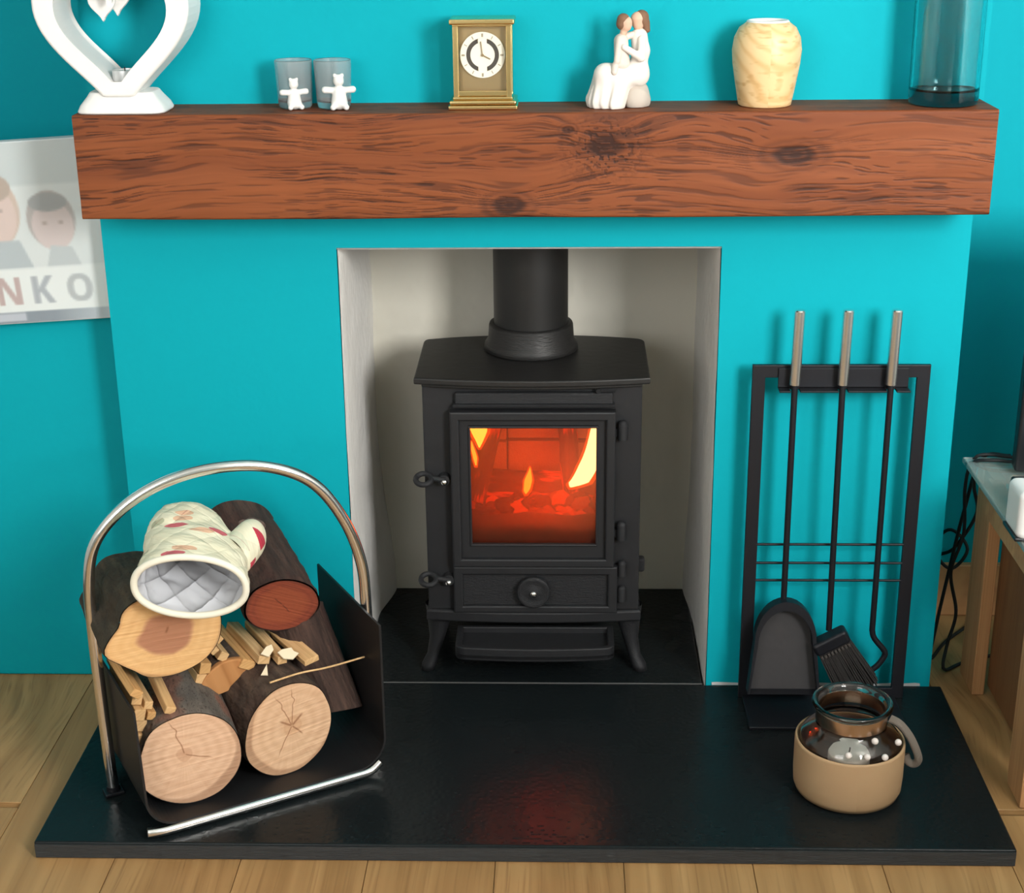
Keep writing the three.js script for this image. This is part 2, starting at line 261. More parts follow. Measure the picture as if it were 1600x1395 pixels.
// ---------------------------------------------------------------- stove
const ST = thing('wood_stove', 'small black cast-iron stove with a lit glass door, standing in the recess', 'stove', [0.003, 0, 0]);
{
  // body: hollow shell of sides, back, floor and roof plates, front plate with two openings
  const sh = new THREE.Shape([[-0.186, 0.148], [0.186, 0.148], [0.186, 0.576], [-0.186, 0.576]].map(p => new THREE.Vector2(...p)));
  sh.holes.push(new THREE.Path([[-0.112, 0.272], [-0.112, 0.500], [0.114, 0.500], [0.114, 0.272]].map(p => new THREE.Vector2(...p))));
  const frontPlate = new THREE.ExtrudeGeometry(sh, { depth: 0.01, bevelEnabled: true, bevelThickness: 0.002, bevelSize: 0.002, bevelOffset: -0.002, bevelSegments: 2 }).translate(0, 0, -0.062);
  const body = part(ST, 'stove_body', merge([frontPlate, rbox(0.012, 0.428, 0.225, 0.003, -0.18, 0.362, -0.165), rbox(0.012, 0.428, 0.225, 0.003, 0.18, 0.362, -0.165), rbox(0.37, 0.428, 0.012, 0.003, 0, 0.362, -0.275), rbox(0.37, 0.012, 0.225, 0.002, 0, 0.154, -0.165), rbox(0.37, 0.012, 0.225, 0.002, 0, 0.570, -0.165), rbox(0.352, 0.01, 0.21, 0.002, 0, 0.262, -0.165)]), M.iron);
  part(ST, 'front_ledge', merge([rbox(0.268, 0.022, 0.012, 0.004, 0.003, 0.545, -0.046), rbox(0.274, 0.006, 0.02, 0.002, 0.003, 0.534, -0.044)]), M.iron);
  part(ST, 'air_slider', merge([rbox(0.036, 0.008, 0.008, 0.002, 0.124, 0.5605, -0.044), cyl(0.004, 0.004, 0.008, 0, 0, 0, 16).rotateX(Math.PI / 2).translate(0.112, 0.5605, -0.038)]), M.iron);
  // top plate with a bowed front and chamfered back corners
  const tp = new THREE.Shape(); tp.moveTo(-0.1985, 0.040); tp.quadraticCurveTo(0, 0.002, 0.1985, 0.040); tp.lineTo(0.1995, 0.254); tp.quadraticCurveTo(0.199, 0.268, 0.186, 0.274); tp.quadraticCurveTo(0.11, 0.298, 0, 0.299); tp.quadraticCurveTo(-0.11, 0.298, -0.186, 0.274); tp.quadraticCurveTo(-0.199, 0.274, -0.1995, 0.254); tp.closePath();
  const plate = new THREE.ExtrudeGeometry(tp, { depth: 0.006, bevelEnabled: true, bevelThickness: 0.003, bevelSize: 0.003, bevelOffset: -0.003, bevelSegments: 3, curveSegments: 24 }).rotateX(-Math.PI / 2);
  plate.scale(1, 1, 1).translate(0, 0.574, 0);
  // rotateX(-90deg) sends the shape's y to -z, so y = 0.03 lies near the front
  const lip = new THREE.Shape(); lip.moveTo(-0.186, 0.045); lip.quadraticCurveTo(0, 0.010, 0.186, 0.045); lip.lineTo(0.186, 0.27); lip.lineTo(-0.186, 0.27); lip.closePath();
  const under = new THREE.ExtrudeGeometry(lip, { depth: 0.006, bevelEnabled: true, bevelThickness: 0.002, bevelSize: 0.002, bevelOffset: -0.002, bevelSegments: 2, curveSegments: 24 }).rotateX(-Math.PI / 2).translate(0, 0.567, 0);
  part(ST, 'top_plate', merge([plate, under]), M.ironTop);
  // flue pipe
  const fl = part(ST, 'flue_pipe', lathe([[0.0655, 0.60], [0.0655, 1.24], [0.060, 1.24], [0.060, 0.60]], 64).translate(-0.004, 0, -0.21), M.flue);
  part(fl, 'flue_collar', lathe([[0.078, 0.5835], [0.0835, 0.586], [0.082, 0.596], [0.076, 0.604], [0.0745, 0.628], [0.073, 0.632], [0.066, 0.633]], 64).translate(-0.004, 0, -0.21), M.ironTop);
  // glazed door
  const cx = 0.001, cy = 0.382;
  const door = part(ST, 'door', merge([frameXY(0.281, 0.287, [0.016, 0.016, 0.016, 0.016], 0.022, 0.003).translate(cx, cy, -0.05), frameXY(0.256, 0.260, [0.020, 0.018, 0.026, 0.014], 0.013, 0.002).translate(cx, cy, -0.05)]), M.iron);
  part(door, 'inner_bead', frameXY(0.222, 0.222, 0.004, 0.006, 0.0015).translate(cx + 0.001, cy + 0.005, -0.041), M.iron);
  part(door, 'glass_pane', box(0.222, 0.224, 0.003, cx + 0.001, cy + 0.005, -0.0475), phys({ color: new THREE.Color(1, 0.55, 0.34), roughness: 0.34, transmission: 1, thickness: 0, ior: 1.45 }), 'heat-resistant glass hazed with soot');
  for (const y of [0.486, 0.301]) part(door, 'hinge', merge([cyl(0.0085, 0.0085, 0.026, 0.154, y, -0.040, 20), ball(0.0085, 0.154, y + 0.013, -0.040), rbox(0.02, 0.016, 0.008, 0.003, 0.147, y - 0.003, -0.046)]), M.iron);
  const latch = (y, dx) => { const q = part(door, 'latch', merge([new THREE.TorusGeometry(0.0135, 0.0048, 12, 32).rotateX(-1.15).translate(-0.186 + dx, y + 0.006, -0.030), rod([-0.173 + dx, y + 0.007, -0.032], [-0.150 + dx, y + 0.002, -0.036], 0.005), cyl(0.010, 0.011, 0.014, 0, 0, 0, 24).rotateX(Math.PI / 2).translate(-0.152 + dx, y + 0.001, -0.042)]), M.iron); return q; };
  latch(0.398, 0);
  part(door, 'latch_screw', new THREE.SphereGeometry(0.0062, 20, 14).translate(-0.151, 0.397, -0.034), M.chrome, 'bright domed screw');
  // ash door
  const ash = part(ST, 'ash_door', merge([frameXY(0.288, 0.09, [0.017, 0.017, 0.014, 0.016], 0.016, 0.003).translate(0.004, 0.1925, -0.05), rbox(0.262, 0.066, 0.008, 0.002, 0.004, 0.1925, -0.046)]), M.iron);
  const dial = lathe([[0, 0], [0.028, 0], [0.0295, 0.003], [0.0295, 0.009], [0.027, 0.012], [0.022, 0.010], [0.012, 0.0095], [0.008, 0.012], [0, 0.012]], 48).rotateX(Math.PI / 2).translate(0.001, 0.191, -0.036);
  const dl = part(ash, 'air_dial', dial, M.iron);
  part(dl, 'dial_screw', new THREE.SphereGeometry(0.0062, 20, 14).scale(1, 1, 0.8).translate(0.001, 0.190, -0.023), M.chrome, 'bright centre screw');
  for (const y of [0.23, 0.181]) part(ash, 'hinge', merge([cyl(0.0075, 0.0075, 0.022, 0.156, y, -0.040, 20), ball(0.0075, 0.156, y + 0.011, -0.040), rbox(0.02, 0.012, 0.008, 0.003, 0.149, y - 0.002, -0.046)]), M.iron);
  const la = latch(0.209, 0.003); ash.add(la);
  part(ash, 'latch_screw', new THREE.SphereGeometry(0.0062, 20, 14).translate(-0.148, 0.207, -0.034), M.chrome, 'bright domed screw');
  part(ST, 'side_lug', merge([rbox(0.016, 0.026, 0.02, 0.005, 0.189, 0.226, -0.075)]), M.iron);
  // base skirt
  const sk = new THREE.Shape(); sk.moveTo(-0.19, 0); sk.quadraticCurveTo(0, -0.022, 0.19, 0); sk.lineTo(0.19, 0.22); sk.lineTo(-0.19, 0.22); sk.closePath();
  part(ST, 'base_skirt', new THREE.ExtrudeGeometry(sk, { depth: 0.014, bevelEnabled: true, bevelThickness: 0.004, bevelSize: 0.005, bevelOffset: -0.005, bevelSegments: 3, curveSegments: 20 }).rotateX(-Math.PI / 2).translate(0, 0.131, -0.045), M.iron);
  // ash lip
  const lipS = new THREE.Shape(); lipS.moveTo(-0.139, 0.06); lipS.lineTo(-0.139, -0.012); lipS.quadraticCurveTo(-0.137, -0.024, -0.122, -0.027); lipS.quadraticCurveTo(0, -0.040, 0.122, -0.027); lipS.quadraticCurveTo(0.137, -0.024, 0.139, -0.012); lipS.lineTo(0.139, 0.06); lipS.closePath();
  const lipIn = new THREE.Path(); lipIn.moveTo(-0.128, 0.052); lipIn.lineTo(0.128, 0.052); lipIn.lineTo(0.128, -0.010); lipIn.quadraticCurveTo(0.126, -0.017, 0.116, -0.0195); lipIn.quadraticCurveTo(0, -0.032, -0.116, -0.0195); lipIn.quadraticCurveTo(-0.126, -0.017, -0.128, -0.010); lipIn.closePath();
  const rimS = lipS.clone(); rimS.holes.push(lipIn);
  part(ST, 'ash_lip', merge([new THREE.ExtrudeGeometry(lipS, { depth: 0.008, bevelEnabled: true, bevelThickness: 0.003, bevelSize: 0.003, bevelOffset: -0.003, bevelSegments: 2, curveSegments: 16 }).rotateX(-Math.PI / 2).translate(0.003, 0.090, 0.002), new THREE.ExtrudeGeometry(rimS, { depth: 0.018, bevelEnabled: true, bevelThickness: 0.002, bevelSize: 0.002, bevelOffset: -0.002, bevelSegments: 2, curveSegments: 16 }).rotateX(-Math.PI / 2).translate(0.003, 0.092, 0.002)]), M.iron);
  // legs: swept, flaring to a ball toe
  const leg = (sx, sz) => {
    const st = [[0, 0.150, 0, 0.026, 0.022], [0.002, 0.12, 0, 0.021, 0.018], [0.006, 0.085, 0.004, 0.014, 0.0135], [0.013, 0.055, 0.010, 0.0115, 0.0125], [0.021, 0.038, 0.017, 0.0135, 0.0135], [0.024, 0.0275, 0.019, 0.012, 0.012], [0.024, 0.0272, 0.019, 0.0005, 0.0005]];
    return grid(20, st.length - 1, (u, v) => { const k = Math.round(v * (st.length - 1)), [dx, y, dz, rx, rz] = st[k], a = -u * 2 * Math.PI; return [sx * (0.168 + dx) + Math.cos(a) * rx, y, sz > 0 ? -0.072 + dz + Math.sin(a) * rz : -0.252 - dz * 0.4 + Math.sin(a) * rz]; }, null, true);
  };
  for (const sx of [-1, 1]) for (const sz of [1, -1]) part(ST, 'leg', leg(sx, sz), M.iron);
  // fire bricks lining the firebox
  const brickM = std({ color: new THREE.Color(0.30, 0.25, 0.21), roughness: 0.95, bumpMap: renderBump, bumpScale: 0.003 });
  const r = rng(12);
  const put = (w, h, d, x, y, z, rot = 0) => { const m = part(ST, 'fire_brick', rbox(w, h, d, 0.003, 0, 0, 0, 2), brickM); m.position.set(x, y, z); m.rotation.z = rot; };
  for (const [x, y] of [[-0.1, 0.33], [0, 0.332], [0.1, 0.329], [-0.1, 0.46], [0.1, 0.462]]) put(0.097, 0.126, 0.018, x, y, -0.255);
  put(0.097, 0.06, 0.018, 0, 0.43, -0.255); put(0.094, 0.058, 0.018, -0.004, 0.495, -0.25, 0.16);
  for (const s of [-1, 1]) { for (const y of [0.33, 0.46]) put(0.018, 0.126, 0.165, s * 0.158, y, -0.155); }
}
// the fire: embers, burning logs and flames
const emberTex = tex(64, 64, (u, v) => { const a = hash(Math.floor(u * 8), Math.floor(v * 8), 5); return mix3([34, 5, 1], [255, 84, 10], Math.pow(a, 1.6)); });
M.ember = std({ color: 0x14100e, roughness: 0.95, emissive: 0xffffff, emissiveMap: emberTex, emissiveIntensity: 0.55 });
const charTex = tex(256, 256, (u, v) => { const a = fbm(u * 14, v * 5, 6, 3); return mix3([36, 26, 22], [74, 52, 42], a); });
const glowTex = tex(256, 256, (u, v) => { const a = fbm(u * 7, v * 7, 8, 4), c = step(0.50, 0.72, a); return mix3([18, 2, 0], [255, 70, 8], c); });
M.charGlow = std({ map: charTex, roughness: 0.95, emissive: 0xffffff, emissiveMap: glowTex, emissiveIntensity: 0.4 });
M.char = std({ map: charTex, roughness: 0.95 });
{
  const r = rng(31), list = [];
  for (let i = 0; i < 150; i++) { const x = (r() - 0.5) * 0.27, z = -0.10 - r() * 0.13, s = 0.008 + r() * 0.012; const g = new THREE.IcosahedronGeometry(s, 1); const p = g.attributes.position; for (let k = 0; k < p.count; k++) { const n = 0.75 + 0.5 * noise(p.getX(k) * 90 + i * 3, p.getY(k) * 90, p.getZ(k) * 90); p.setXYZ(k, p.getX(k) * n * 1.4, p.getY(k) * n, p.getZ(k) * n); } { const eu = (Math.floor(r() * 8) + 0.5) / 8, ev = (Math.floor(r() * 8) + 0.5) / 8, q = g.attributes.uv; for (let k = 0; k < q.count; k++) q.setXY(k, eu, ev); } g.computeVertexNormals(); g.rotateY(r() * 6).translate(x + 0.003, 0.274 + 0.030 * Math.exp(-((z + 0.17) ** 2) / 0.004) + r() * 0.01, z); list.push(g); }
  const e = solo('ember_bed', merge(list), M.ember, 'bed of glowing orange embers on the floor of the stove', 'embers'); e.userData.kind = 'stuff';
}
// ---------------------------------------------------------------- logs
function logParts(o, rad, len, seed, look) {       // along +z from the cut front end at z = 0
  const k = seed * 3.7, rOf = (a, t) => rad * (1 + (look.lump ?? 0.05) * 2 * (fbm(Math.cos(a) * 1.3 + k, Math.sin(a) * 1.3 + k, t * 0.8, 2) - 0.5) + (look.extra ? look.extra(a) : 0)) * (1 + (look.taper ?? 0) * t);
  const bark = (a, t) => (fbm(Math.cos(a) * 5 + k, Math.sin(a) * 5, t * 7 + k, 4) - 0.5) * rad * (look.rough ?? 0.10);
  const side = grid(64, 40, (u, v) => { const a = u * 2 * Math.PI, q = rOf(a, v) + bark(a, v) * step(0, 0.04, v) * step(1, 0.96, v); return [Math.cos(a) * q * (look.ex ?? 1), Math.sin(a) * q * (look.ey ?? 1), v * len + (look.slant ? look.slant * Math.sin(a + (look.slantAt ?? 0)) * q * (1 - v) : 0)]; }, (u, v) => [u * 2, v * len * 3], true);
  part(o, 'bark', side, look.bark);
  const cap = (t, z, s) => grid(64, 10, (u, v) => { const a = u * 2 * Math.PI * s, q = rOf(a, t) * (0.0001 + v * 0.9999) * (look.inset ?? 0.985); const zz = z + (look.slant && t === 0 ? look.slant * Math.sin(a + (look.slantAt ?? 0)) * q : 0) - s * 0.0015 * (1 - v); return [Math.cos(a) * q * (look.ex ?? 1), Math.sin(a) * q * (look.ey ?? 1), zz]; }, (u, v) => [0.5 + Math.cos(u * 2 * Math.PI * s) * v * 0.48, 0.5 + Math.sin(u * 2 * Math.PI * s) * v * 0.48], false);
  part(o, 'cut_end', cap(0, -0.0005, -1), look.end);
  part(o, 'cut_end', cap(1, len + 0.0005, 1), look.end);
}
const W3 = V(0.868, 0, -0.496), D3 = V(-0.496, 0, -0.868), FL = V(-0.567, 0, 0.477);      // the basket's own directions: across, and away from its open front
const bk = (w, y, d) => FL.clone().addScaledVector(W3, w).addScaledVector(D3, d).add(V(0, y, 0));
function aimed(o, a, b, roll = 0) { o.position.copy(a); const q = new THREE.Quaternion().setFromUnitVectors(V(0, 0, 1), b.clone().sub(a).normalize()); o.quaternion.copy(q.multiply(new THREE.Quaternion().setFromAxisAngle(V(0, 0, 1), roll))); return o; }
const barkT = (c1, c2, c3, seed) => tex(512, 256, (u, v) => { const r = fbm(u * 26, v * 7, seed, 4), p = fbm(u * 5, v * 5, seed + 3, 3), f = noise(u * 160, v * 90, seed); return mix3(mix3(mix3(c1, c2, clamp(r * 1.5 - 0.25)), c3, step(0.55, 0.75, p) * 0.7), [20, 14, 11], clamp((f - 0.72) * 2)); });
const barkB = tex(256, 256, (u, v) => 0.6 * fbm(u * 22, v * 6, 3, 4) + 0.4 * fbm(u * 50, v * 40, 7, 2), false);
const barkM = (t) => std({ map: t, roughness: 0.92, bumpMap: barkB, bumpScale: 0.004 });
const endT = (base, dark, heart, hr, seed, opts = {}) => tex(512, 512, (u, v) => {
  let x = (u - 0.5) / 0.48 - (opts.cx || 0), y = (v - 0.5) / 0.48 - (opts.cy || 0); const a = Math.atan2(y, x);
  const q = Math.hypot(x, y) * (1 + 0.16 * (fbm(Math.cos(a) * 1.5 + seed, Math.sin(a) * 1.5, seed, 2) - 0.5));
  const ring = 0.5 + 0.5 * Math.sin(q * (opts.rings || 46) + 2 * fbm(x * 3, y * 3, seed, 2)), ray = fbm(Math.cos(a) * 16 + 20, Math.sin(a) * 16, q * 2 + seed, 2), saw = fbm(x * 3 + y * 26, y * 4, seed + 5, 2);
  let c = mix3(base, dark, clamp(0.2 * ring + 0.28 * (ray - 0.4) + 0.35 * (saw - 0.5) + 0.12 * q));
  const hq = step(hr * 1.1, hr * 0.85, q + 0.06 * (fbm(x * 5, y * 5, seed, 2) - 0.5)); c = mix3(c, heart, hq * (opts.hs ?? 0.7));
  let crack = 0; for (const [ca, cl, w] of opts.cracks || []) { const d = Math.abs(Math.atan2(Math.sin(a - ca - 0.25 * (fbm(q * 5, ca, seed, 2) - 0.5)), Math.cos(a - ca - 0.25 * (fbm(q * 5, ca, seed, 2) - 0.5)))) * q; crack = Math.max(crack, step(w, 0, d) * step(cl, cl * 0.7, q) * step(0.0, 0.05, q)); }
  c = mix3(c, opts.crackC || [120, 74, 46], crack * 0.6);
  return mix3(c, opts.edge || [110, 74, 50], step(0.93, 1.0, q) * 0.35);
});
const endB = tex(256, 256, (u, v) => fbm(u * 8 + v * 40, v * 6, 2, 3), false);
const endM = t => std({ map: t, roughness: 0.85, bumpMap: endB, bumpScale: 0.0012 });
const brownBark = barkM(barkT([52, 40, 33], [96, 78, 64], [70, 50, 40], 2)), greyBark = barkM(barkT([86, 80, 74], [116, 108, 100], [140, 92, 74], 7)), darkBark = barkM(barkT([44, 31, 26], [84, 62, 52], [60, 36, 30], 11)), oliveBark = barkM(barkT([44, 38, 28], [74, 62, 46], [54, 44, 30], 15));
const paleEnd = endM(endT([222, 184, 152], [186, 140, 108], [168, 120, 90], 0.16, 3, { cx: 0.12, cy: 0.10, rings: 30, hs: 0.35, cracks: [[1.2, 0.9, 0.02], [3.4, 0.6, 0.02]] }));
const paleEnd2 = endM(endT([220, 182, 146], [184, 138, 104], [172, 122, 84], 0.22, 9, { cx: -0.08, cy: 0.06, rings: 26, hs: 0.3, cracks: [[0.4, 0.35, 0.035], [2.3, 0.34, 0.04], [3.9, 0.4, 0.03], [5.2, 0.75, 0.02], [1.5, 0.95, 0.018], [1.0, 0.9, 0.018]] }));
const heartEnd = endM(endT([226, 182, 126], [204, 152, 96], [164, 110, 84], 0.50, 13, { rings: 34, hs: 0.85, cracks: [[1.7, 0.2, 0.04]] }));
const redEnd = endM(endT([150, 72, 48], [104, 44, 30], [164, 84, 52], 0.72, 19, { rings: 40, hs: 0.6, cracks: [[0.3, 0.4, 0.03], [3.5, 0.4, 0.03]], crackC: [70, 26, 16], edge: [66, 34, 26] }));
function log(label, a, b, rad, seed, look, roll = 0) { const o = thing('log', label, 'log'); logParts(o, rad, a.distanceTo(b), seed, look); return aimed(o, a, b, roll); }
log('pale round log end with grey bark, front left in the steel log basket', bk(0.082, 0.128, 0.02), bk(0.108, 0.132, 0.235), 0.079, 1, { bark: greyBark, end: paleEnd, lump: 0.06, rough: 0.03, ex: 1.0 });
log('pale round log end with star crack and brown bark, front middle of the log basket', bk(0.2415, 0.127, 0.03), bk(0.228, 0.133, 0.23), 0.0755, 4, { bark: brownBark, end: paleEnd2, lump: 0.07, ex: 0.98, ey: 1.03 });
log('lumpy yellow log end with dark heartwood, lying under the oven mitt', bk(0.072, 0.322, 0.06), bk(0.066, 0.333, 0.225), 0.0725, 8, { bark: oliveBark, end: heartEnd, lump: 0.10, taper: -0.1, ex: 1.14, ey: 0.98, extra: a => { const g = (c, w) => Math.exp(-(Math.atan2(Math.sin(a - c), Math.cos(a - c)) ** 2) / w); return 0.13 * g(-0.38, 0.05) - 0.10 * g(0.22, 0.06) + 0.05 * g(0.9, 0.1) + 0.05 * g(2.5, 0.1) - 0.05 * g(-1.15, 0.06); } }, 0);
{
  const o = log('dark brown log with reddish cut end, topmost on the right of the basket', bk(0.272, 0.300, 0.11), bk(0.262, 0.375, 0.285), 0.068, 14, { bark: darkBark, end: redEnd, lump: 0.08, rough: 0.16, ex: 1.10, ey: 0.80, taper: -0.08, inset: 0.95 }, -0.5);
  const kn = grid(20, 8, (u, v) => { const a = u * 2 * Math.PI, q = 0.016 * Math.cos(v * 1.45) * (1 + 0.4 * (noise(Math.cos(a) * 2 + 5, Math.sin(a) * 2, 3) - 0.5)); return [Math.cos(a) * q, 0.010 * Math.sin(v * 1.5), Math.sin(a) * q]; }, null, true);
  const k = part(o, 'branch_knot', kn, barkM(barkT([92, 70, 62], [150, 120, 108], [120, 84, 74], 23)), 'pale scar where a branch was cut'); k.position.set(0.040, 0.034, 0.125); k.scale.set(1.5, 1.1, 1.5); k.rotation.z = -0.75;
}
log('dark bark log leaning upright against the right side of the log basket', bk(0.338, 0.104, 0.088), bk(0.318, 0.242, 0.188), 0.0495, 21, { bark: darkBark, end: redEnd, lump: 0.09, rough: 0.14, slant: 0.25, slantAt: -1.6 }, 0.4);

// ---------------------------------------------------------------- log basket
{
  const o = thing('log_basket', 'black steel log basket with a chrome hoop handle, on the left of the hearth', 'basket');
  o.position.copy(FL); o.rotation.y = Math.atan2(0.496, 0.868);          // local x across, local -z away from the open front
  const Wd = 0.387, Ht = 0.29, d0 = 0.012, d1 = -0.25, r = 0.05, t = 0.0035, yb = 0.044;
  // U-shaped sheet
  const path = []; const seg = (x, y) => path.push([x, y]);
  seg(-0.004, 0.245); for (let i = 0; i <= 10; i++) { const a = Math.PI + i / 10 * Math.PI / 2; seg(r + Math.cos(a) * r, yb + r + Math.sin(a) * r); } for (let i = 0; i <= 10; i++) { const a = 1.5 * Math.PI + i / 10 * Math.PI / 2; seg(Wd - r + Math.cos(a) * r, yb + r + Math.sin(a) * r); } seg(Wd, Ht);
  const nrm = path.map((p, i) => { const a = path[Math.max(0, i - 1)], b = path[Math.min(path.length - 1, i + 1)], dx = b[0] - a[0], dy = b[1] - a[1], l = Math.hypot(dx, dy); return [-dy / l, dx / l]; });
  const s = new THREE.Shape([...path.map(p => new THREE.Vector2(...p)), ...path.map((p, i) => new THREE.Vector2(p[0] + nrm[i][0] * t, p[1] + nrm[i][1] * t)).reverse()]);
  part(o, 'steel_sheet', new THREE.ExtrudeGeometry(s, { depth: d0 - d1, bevelEnabled: false }).translate(0, 0, d1), M.sheet);
  const hoop = [[-0.013, 0.034, -0.145], [-0.015, 0.15, -0.145], [-0.016, 0.30, -0.145], [-0.013, 0.40, -0.145], [0.005, 0.460, -0.142], [0.055, 0.508, -0.136], [0.12, 0.538, -0.124], [0.195, 0.549, -0.107], [0.265, 0.539, -0.094], [0.325, 0.505, -0.083], [0.368, 0.440, -0.076], [0.392, 0.365, -0.072], [0.3965, 0.29, -0.07], [0.3965, 0.15, -0.07], [0.3965, 0.034, -0.07]];
  part(o, 'hoop_handle', tube(hoop, 0.009, 140, 16, false, 0.5), M.chrome, 'polished chrome hoop');
  part(o, 'front_rail', tube([[0.000, 0.0385, 0.006], [0.03, 0.0372, 0.010], [0.2, 0.0372, 0.010], [0.345, 0.0372, 0.010], [0.362, 0.040, 0.010], [0.376, 0.049, 0.008]], 0.0078, 60, 12, false, 0.2), M.chrome, 'polished chrome rail under the front edge');
  part(o, 'rear_rail', rod([0.03, 0.034, -0.235], [0.357, 0.034, -0.235], 0.0068), M.chrome);
  for (const [x, z] of [[-0.013, -0.145], [0.3965, -0.07]]) part(o, 'foot_bracket', merge([rbox(0.03, 0.006, 0.026, 0.002, x, 0.030, z), cyl(0.010, 0.011, 0.012, x, 0.035, z, 20)]), M.blackSteel);
}
// ---------------------------------------------------------------- kindling
{
  const stickTones = [M.bare, std({ map: M.bare.map, roughness: 0.8, color: new THREE.Color(0.93, 0.82, 0.66) }), std({ map: M.bare.map, roughness: 0.8, color: new THREE.Color(1, 0.97, 0.93) })];
  const stick = (label, a, b, w, h, roll, tone, group) => {
    const l = a.distanceTo(b), g = rbox(w, h, l, 0.0012, 0, 0, l / 2, 1), p = g.attributes.position, uv = g.attributes.uv;
    for (let i = 0; i < p.count; i++) { const n = 0.12 * (noise(p.getX(i) * 120 + l * 50, p.getY(i) * 120, p.getZ(i) * 3) - 0.5); p.setXYZ(i, p.getX(i) * (1 + n), p.getY(i) * (1 - n), p.getZ(i)); uv.setXY(i, (p.getX(i) + p.getY(i)) * 9 + l * 7, p.getZ(i) * 4); }
    g.computeVertexNormals();
    const m = solo('kindling_stick', g, stickTones[tone], label, 'kindling', group); return aimed(m, a, b, roll);
  };
  stick('wide golden kindling stick beside the split half log, in the middle of the basket', bk(0.208, 0.2115, 0.108), bk(0.196, 0.222, 0.25), 0.026, 0.016, 0.3, 1);
  stick('short kindling stick behind the loose leaf-shaped wood chip, below the reddish log end', bk(0.232, 0.2185, 0.098), bk(0.222, 0.226, 0.225), 0.020, 0.014, 0.1, 0);
  stick('narrow kindling stick ending at the folded white wood chip', bk(0.258, 0.2175, 0.086), bk(0.248, 0.228, 0.215), 0.016, 0.014, -0.2, 2);
  stick('flat rightmost kindling stick poking out from under the reddish log end', bk(0.300, 0.214, 0.068), bk(0.276, 0.226, 0.205), 0.026, 0.010, -0.35, 2);
  const g1 = 'square kindling ends stacked between the two pale front logs and the yellow log', c1 = ['upper left square kindling end in the cluster right of the yellow log end', 'rightmost square kindling end in the cluster right of the yellow log end', 'large yellowish square kindling end low in the cluster under the yellow log', 'lowest square kindling end of the cluster, just above the grey-barked log', 'upper right square kindling end in the cluster beside the golden stick', 'leftmost square kindling end, tucked against the yellow log end', 'middle square kindling end of the cluster right of the yellow log end']; let ci = 0;
  for (const [w, y, d, s, tn, ro] of [[0.150, 0.262, 0.105, 0.013, 2, 0.2], [0.172, 0.232, 0.115, 0.015, 0, 0.5], [0.140, 0.223, 0.108, 0.018, 1, 0.1], [0.133, 0.2045, 0.112, 0.017, 2, 0.15], [0.168, 0.262, 0.118, 0.012, 2, 0.8], [0.126, 0.246, 0.105, 0.012, 1, 0.3], [0.158, 0.247, 0.115, 0.013, 0, 0.9]]) stick(c1[ci++], bk(w, y, d), bk(w - 0.004, y + 0.004, d + 0.115), s, s, ro, tn, g1);
  const g2 = 'kindling ends stacked down the left side of the basket', c2 = ['topmost', 'second from the top', 'third from the top', 'fourth from the top', 'fifth from the top', 'lowest'].map(k => k + ' of the column of kindling ends at the left basket side').concat(['upper of two thin kindling ends beside the short pale stick', 'lower of two thin kindling ends beside the grey-barked front log']); let c2i = 0;
  for (const [w, y, d, s, tn] of [[0.020, 0.225, 0.06, 0.016, 2], [0.019, 0.204, 0.05, 0.018, 2], [0.020, 0.183, 0.055, 0.018, 0], [0.018, 0.163, 0.05, 0.017, 2], [0.016, 0.143, 0.045, 0.016, 0], [0.014, 0.124, 0.04, 0.014, 2], [0.035, 0.214, 0.055, 0.013, 0], [0.0365, 0.198, 0.05, 0.013, 1]]) stick(c2[c2i++], bk(w, y, d), bk(w + 0.001, y + 0.003, d + 0.15), s, s, 0.15 + d, tn, g2);
  stick('long grey kindling stick leaning along the left side of the basket', bk(0.017, 0.243, 0.045), bk(0.010, 0.258, 0.20), 0.017, 0.013, 0.4, 1);
  stick('short pale kindling stick lying on the grey-barked front log', bk(0.062, 0.2075, 0.035), bk(0.064, 0.224, 0.135), 0.016, 0.012, -0.25, 2);
  const twig = tube([[0, 0, 0], [0.05, 0.003, 0], [0.1, 0.001, 0.001], [0.165, 0.002, 0]], 0.0016, 24, 6);
  const tw = solo('twig', twig, M.bare, 'thin straight twig lying across the front middle log', 'twig'); { const a = bk(0.218, 0.213, 0.035), b = bk(0.368, 0.206, 0.05), x = b.clone().sub(a).normalize(); tw.position.copy(a); tw.quaternion.setFromUnitVectors(V(1, 0, 0), x); }
  // half log seen behind the front middle one
  const half = thing('split_log', 'half-round split log wedged beside the front middle log', 'log');
  const hs = new THREE.Shape(); hs.absarc(0, 0, 0.05, 0.2, Math.PI + 0.2, false); hs.closePath();
  part(half, 'split_face', new THREE.ExtrudeGeometry(hs, { depth: 0.12, bevelEnabled: true, bevelThickness: 0.002, bevelSize: 0.002, bevelSegments: 1, curveSegments: 20 }), std({ map: M.bare.map, color: new THREE.Color(0.72, 0.52, 0.38), roughness: 0.85 }));
  part(half, 'bark', grid(24, 8, (u, v) => { const a = 0.2 + Math.PI * u, q = 0.0535 + 0.0015 * noise(u * 14, v * 9); return [Math.cos(a) * q, Math.sin(a) * q, 0.004 + v * 0.114]; }), brownBark);
  aimed(half, bk(0.180, 0.174, 0.115), bk(0.172, 0.181, 0.24), -0.5);
  // loose chips
  const chip = (label, pos, pts, t, rot) => { const s = new THREE.Shape(pts.map(p => new THREE.Vector2(p[0], p[1]))); const m = solo('wood_chip', new THREE.ExtrudeGeometry(s, { depth: t, bevelEnabled: true, bevelThickness: 0.0006, bevelSize: 0.0006, bevelSegments: 1 }), std({ color: new THREE.Color(0.80, 0.68, 0.48), roughness: 0.85 }), label, 'wood chip'); m.position.copy(pos); m.rotation.set(...rot); };
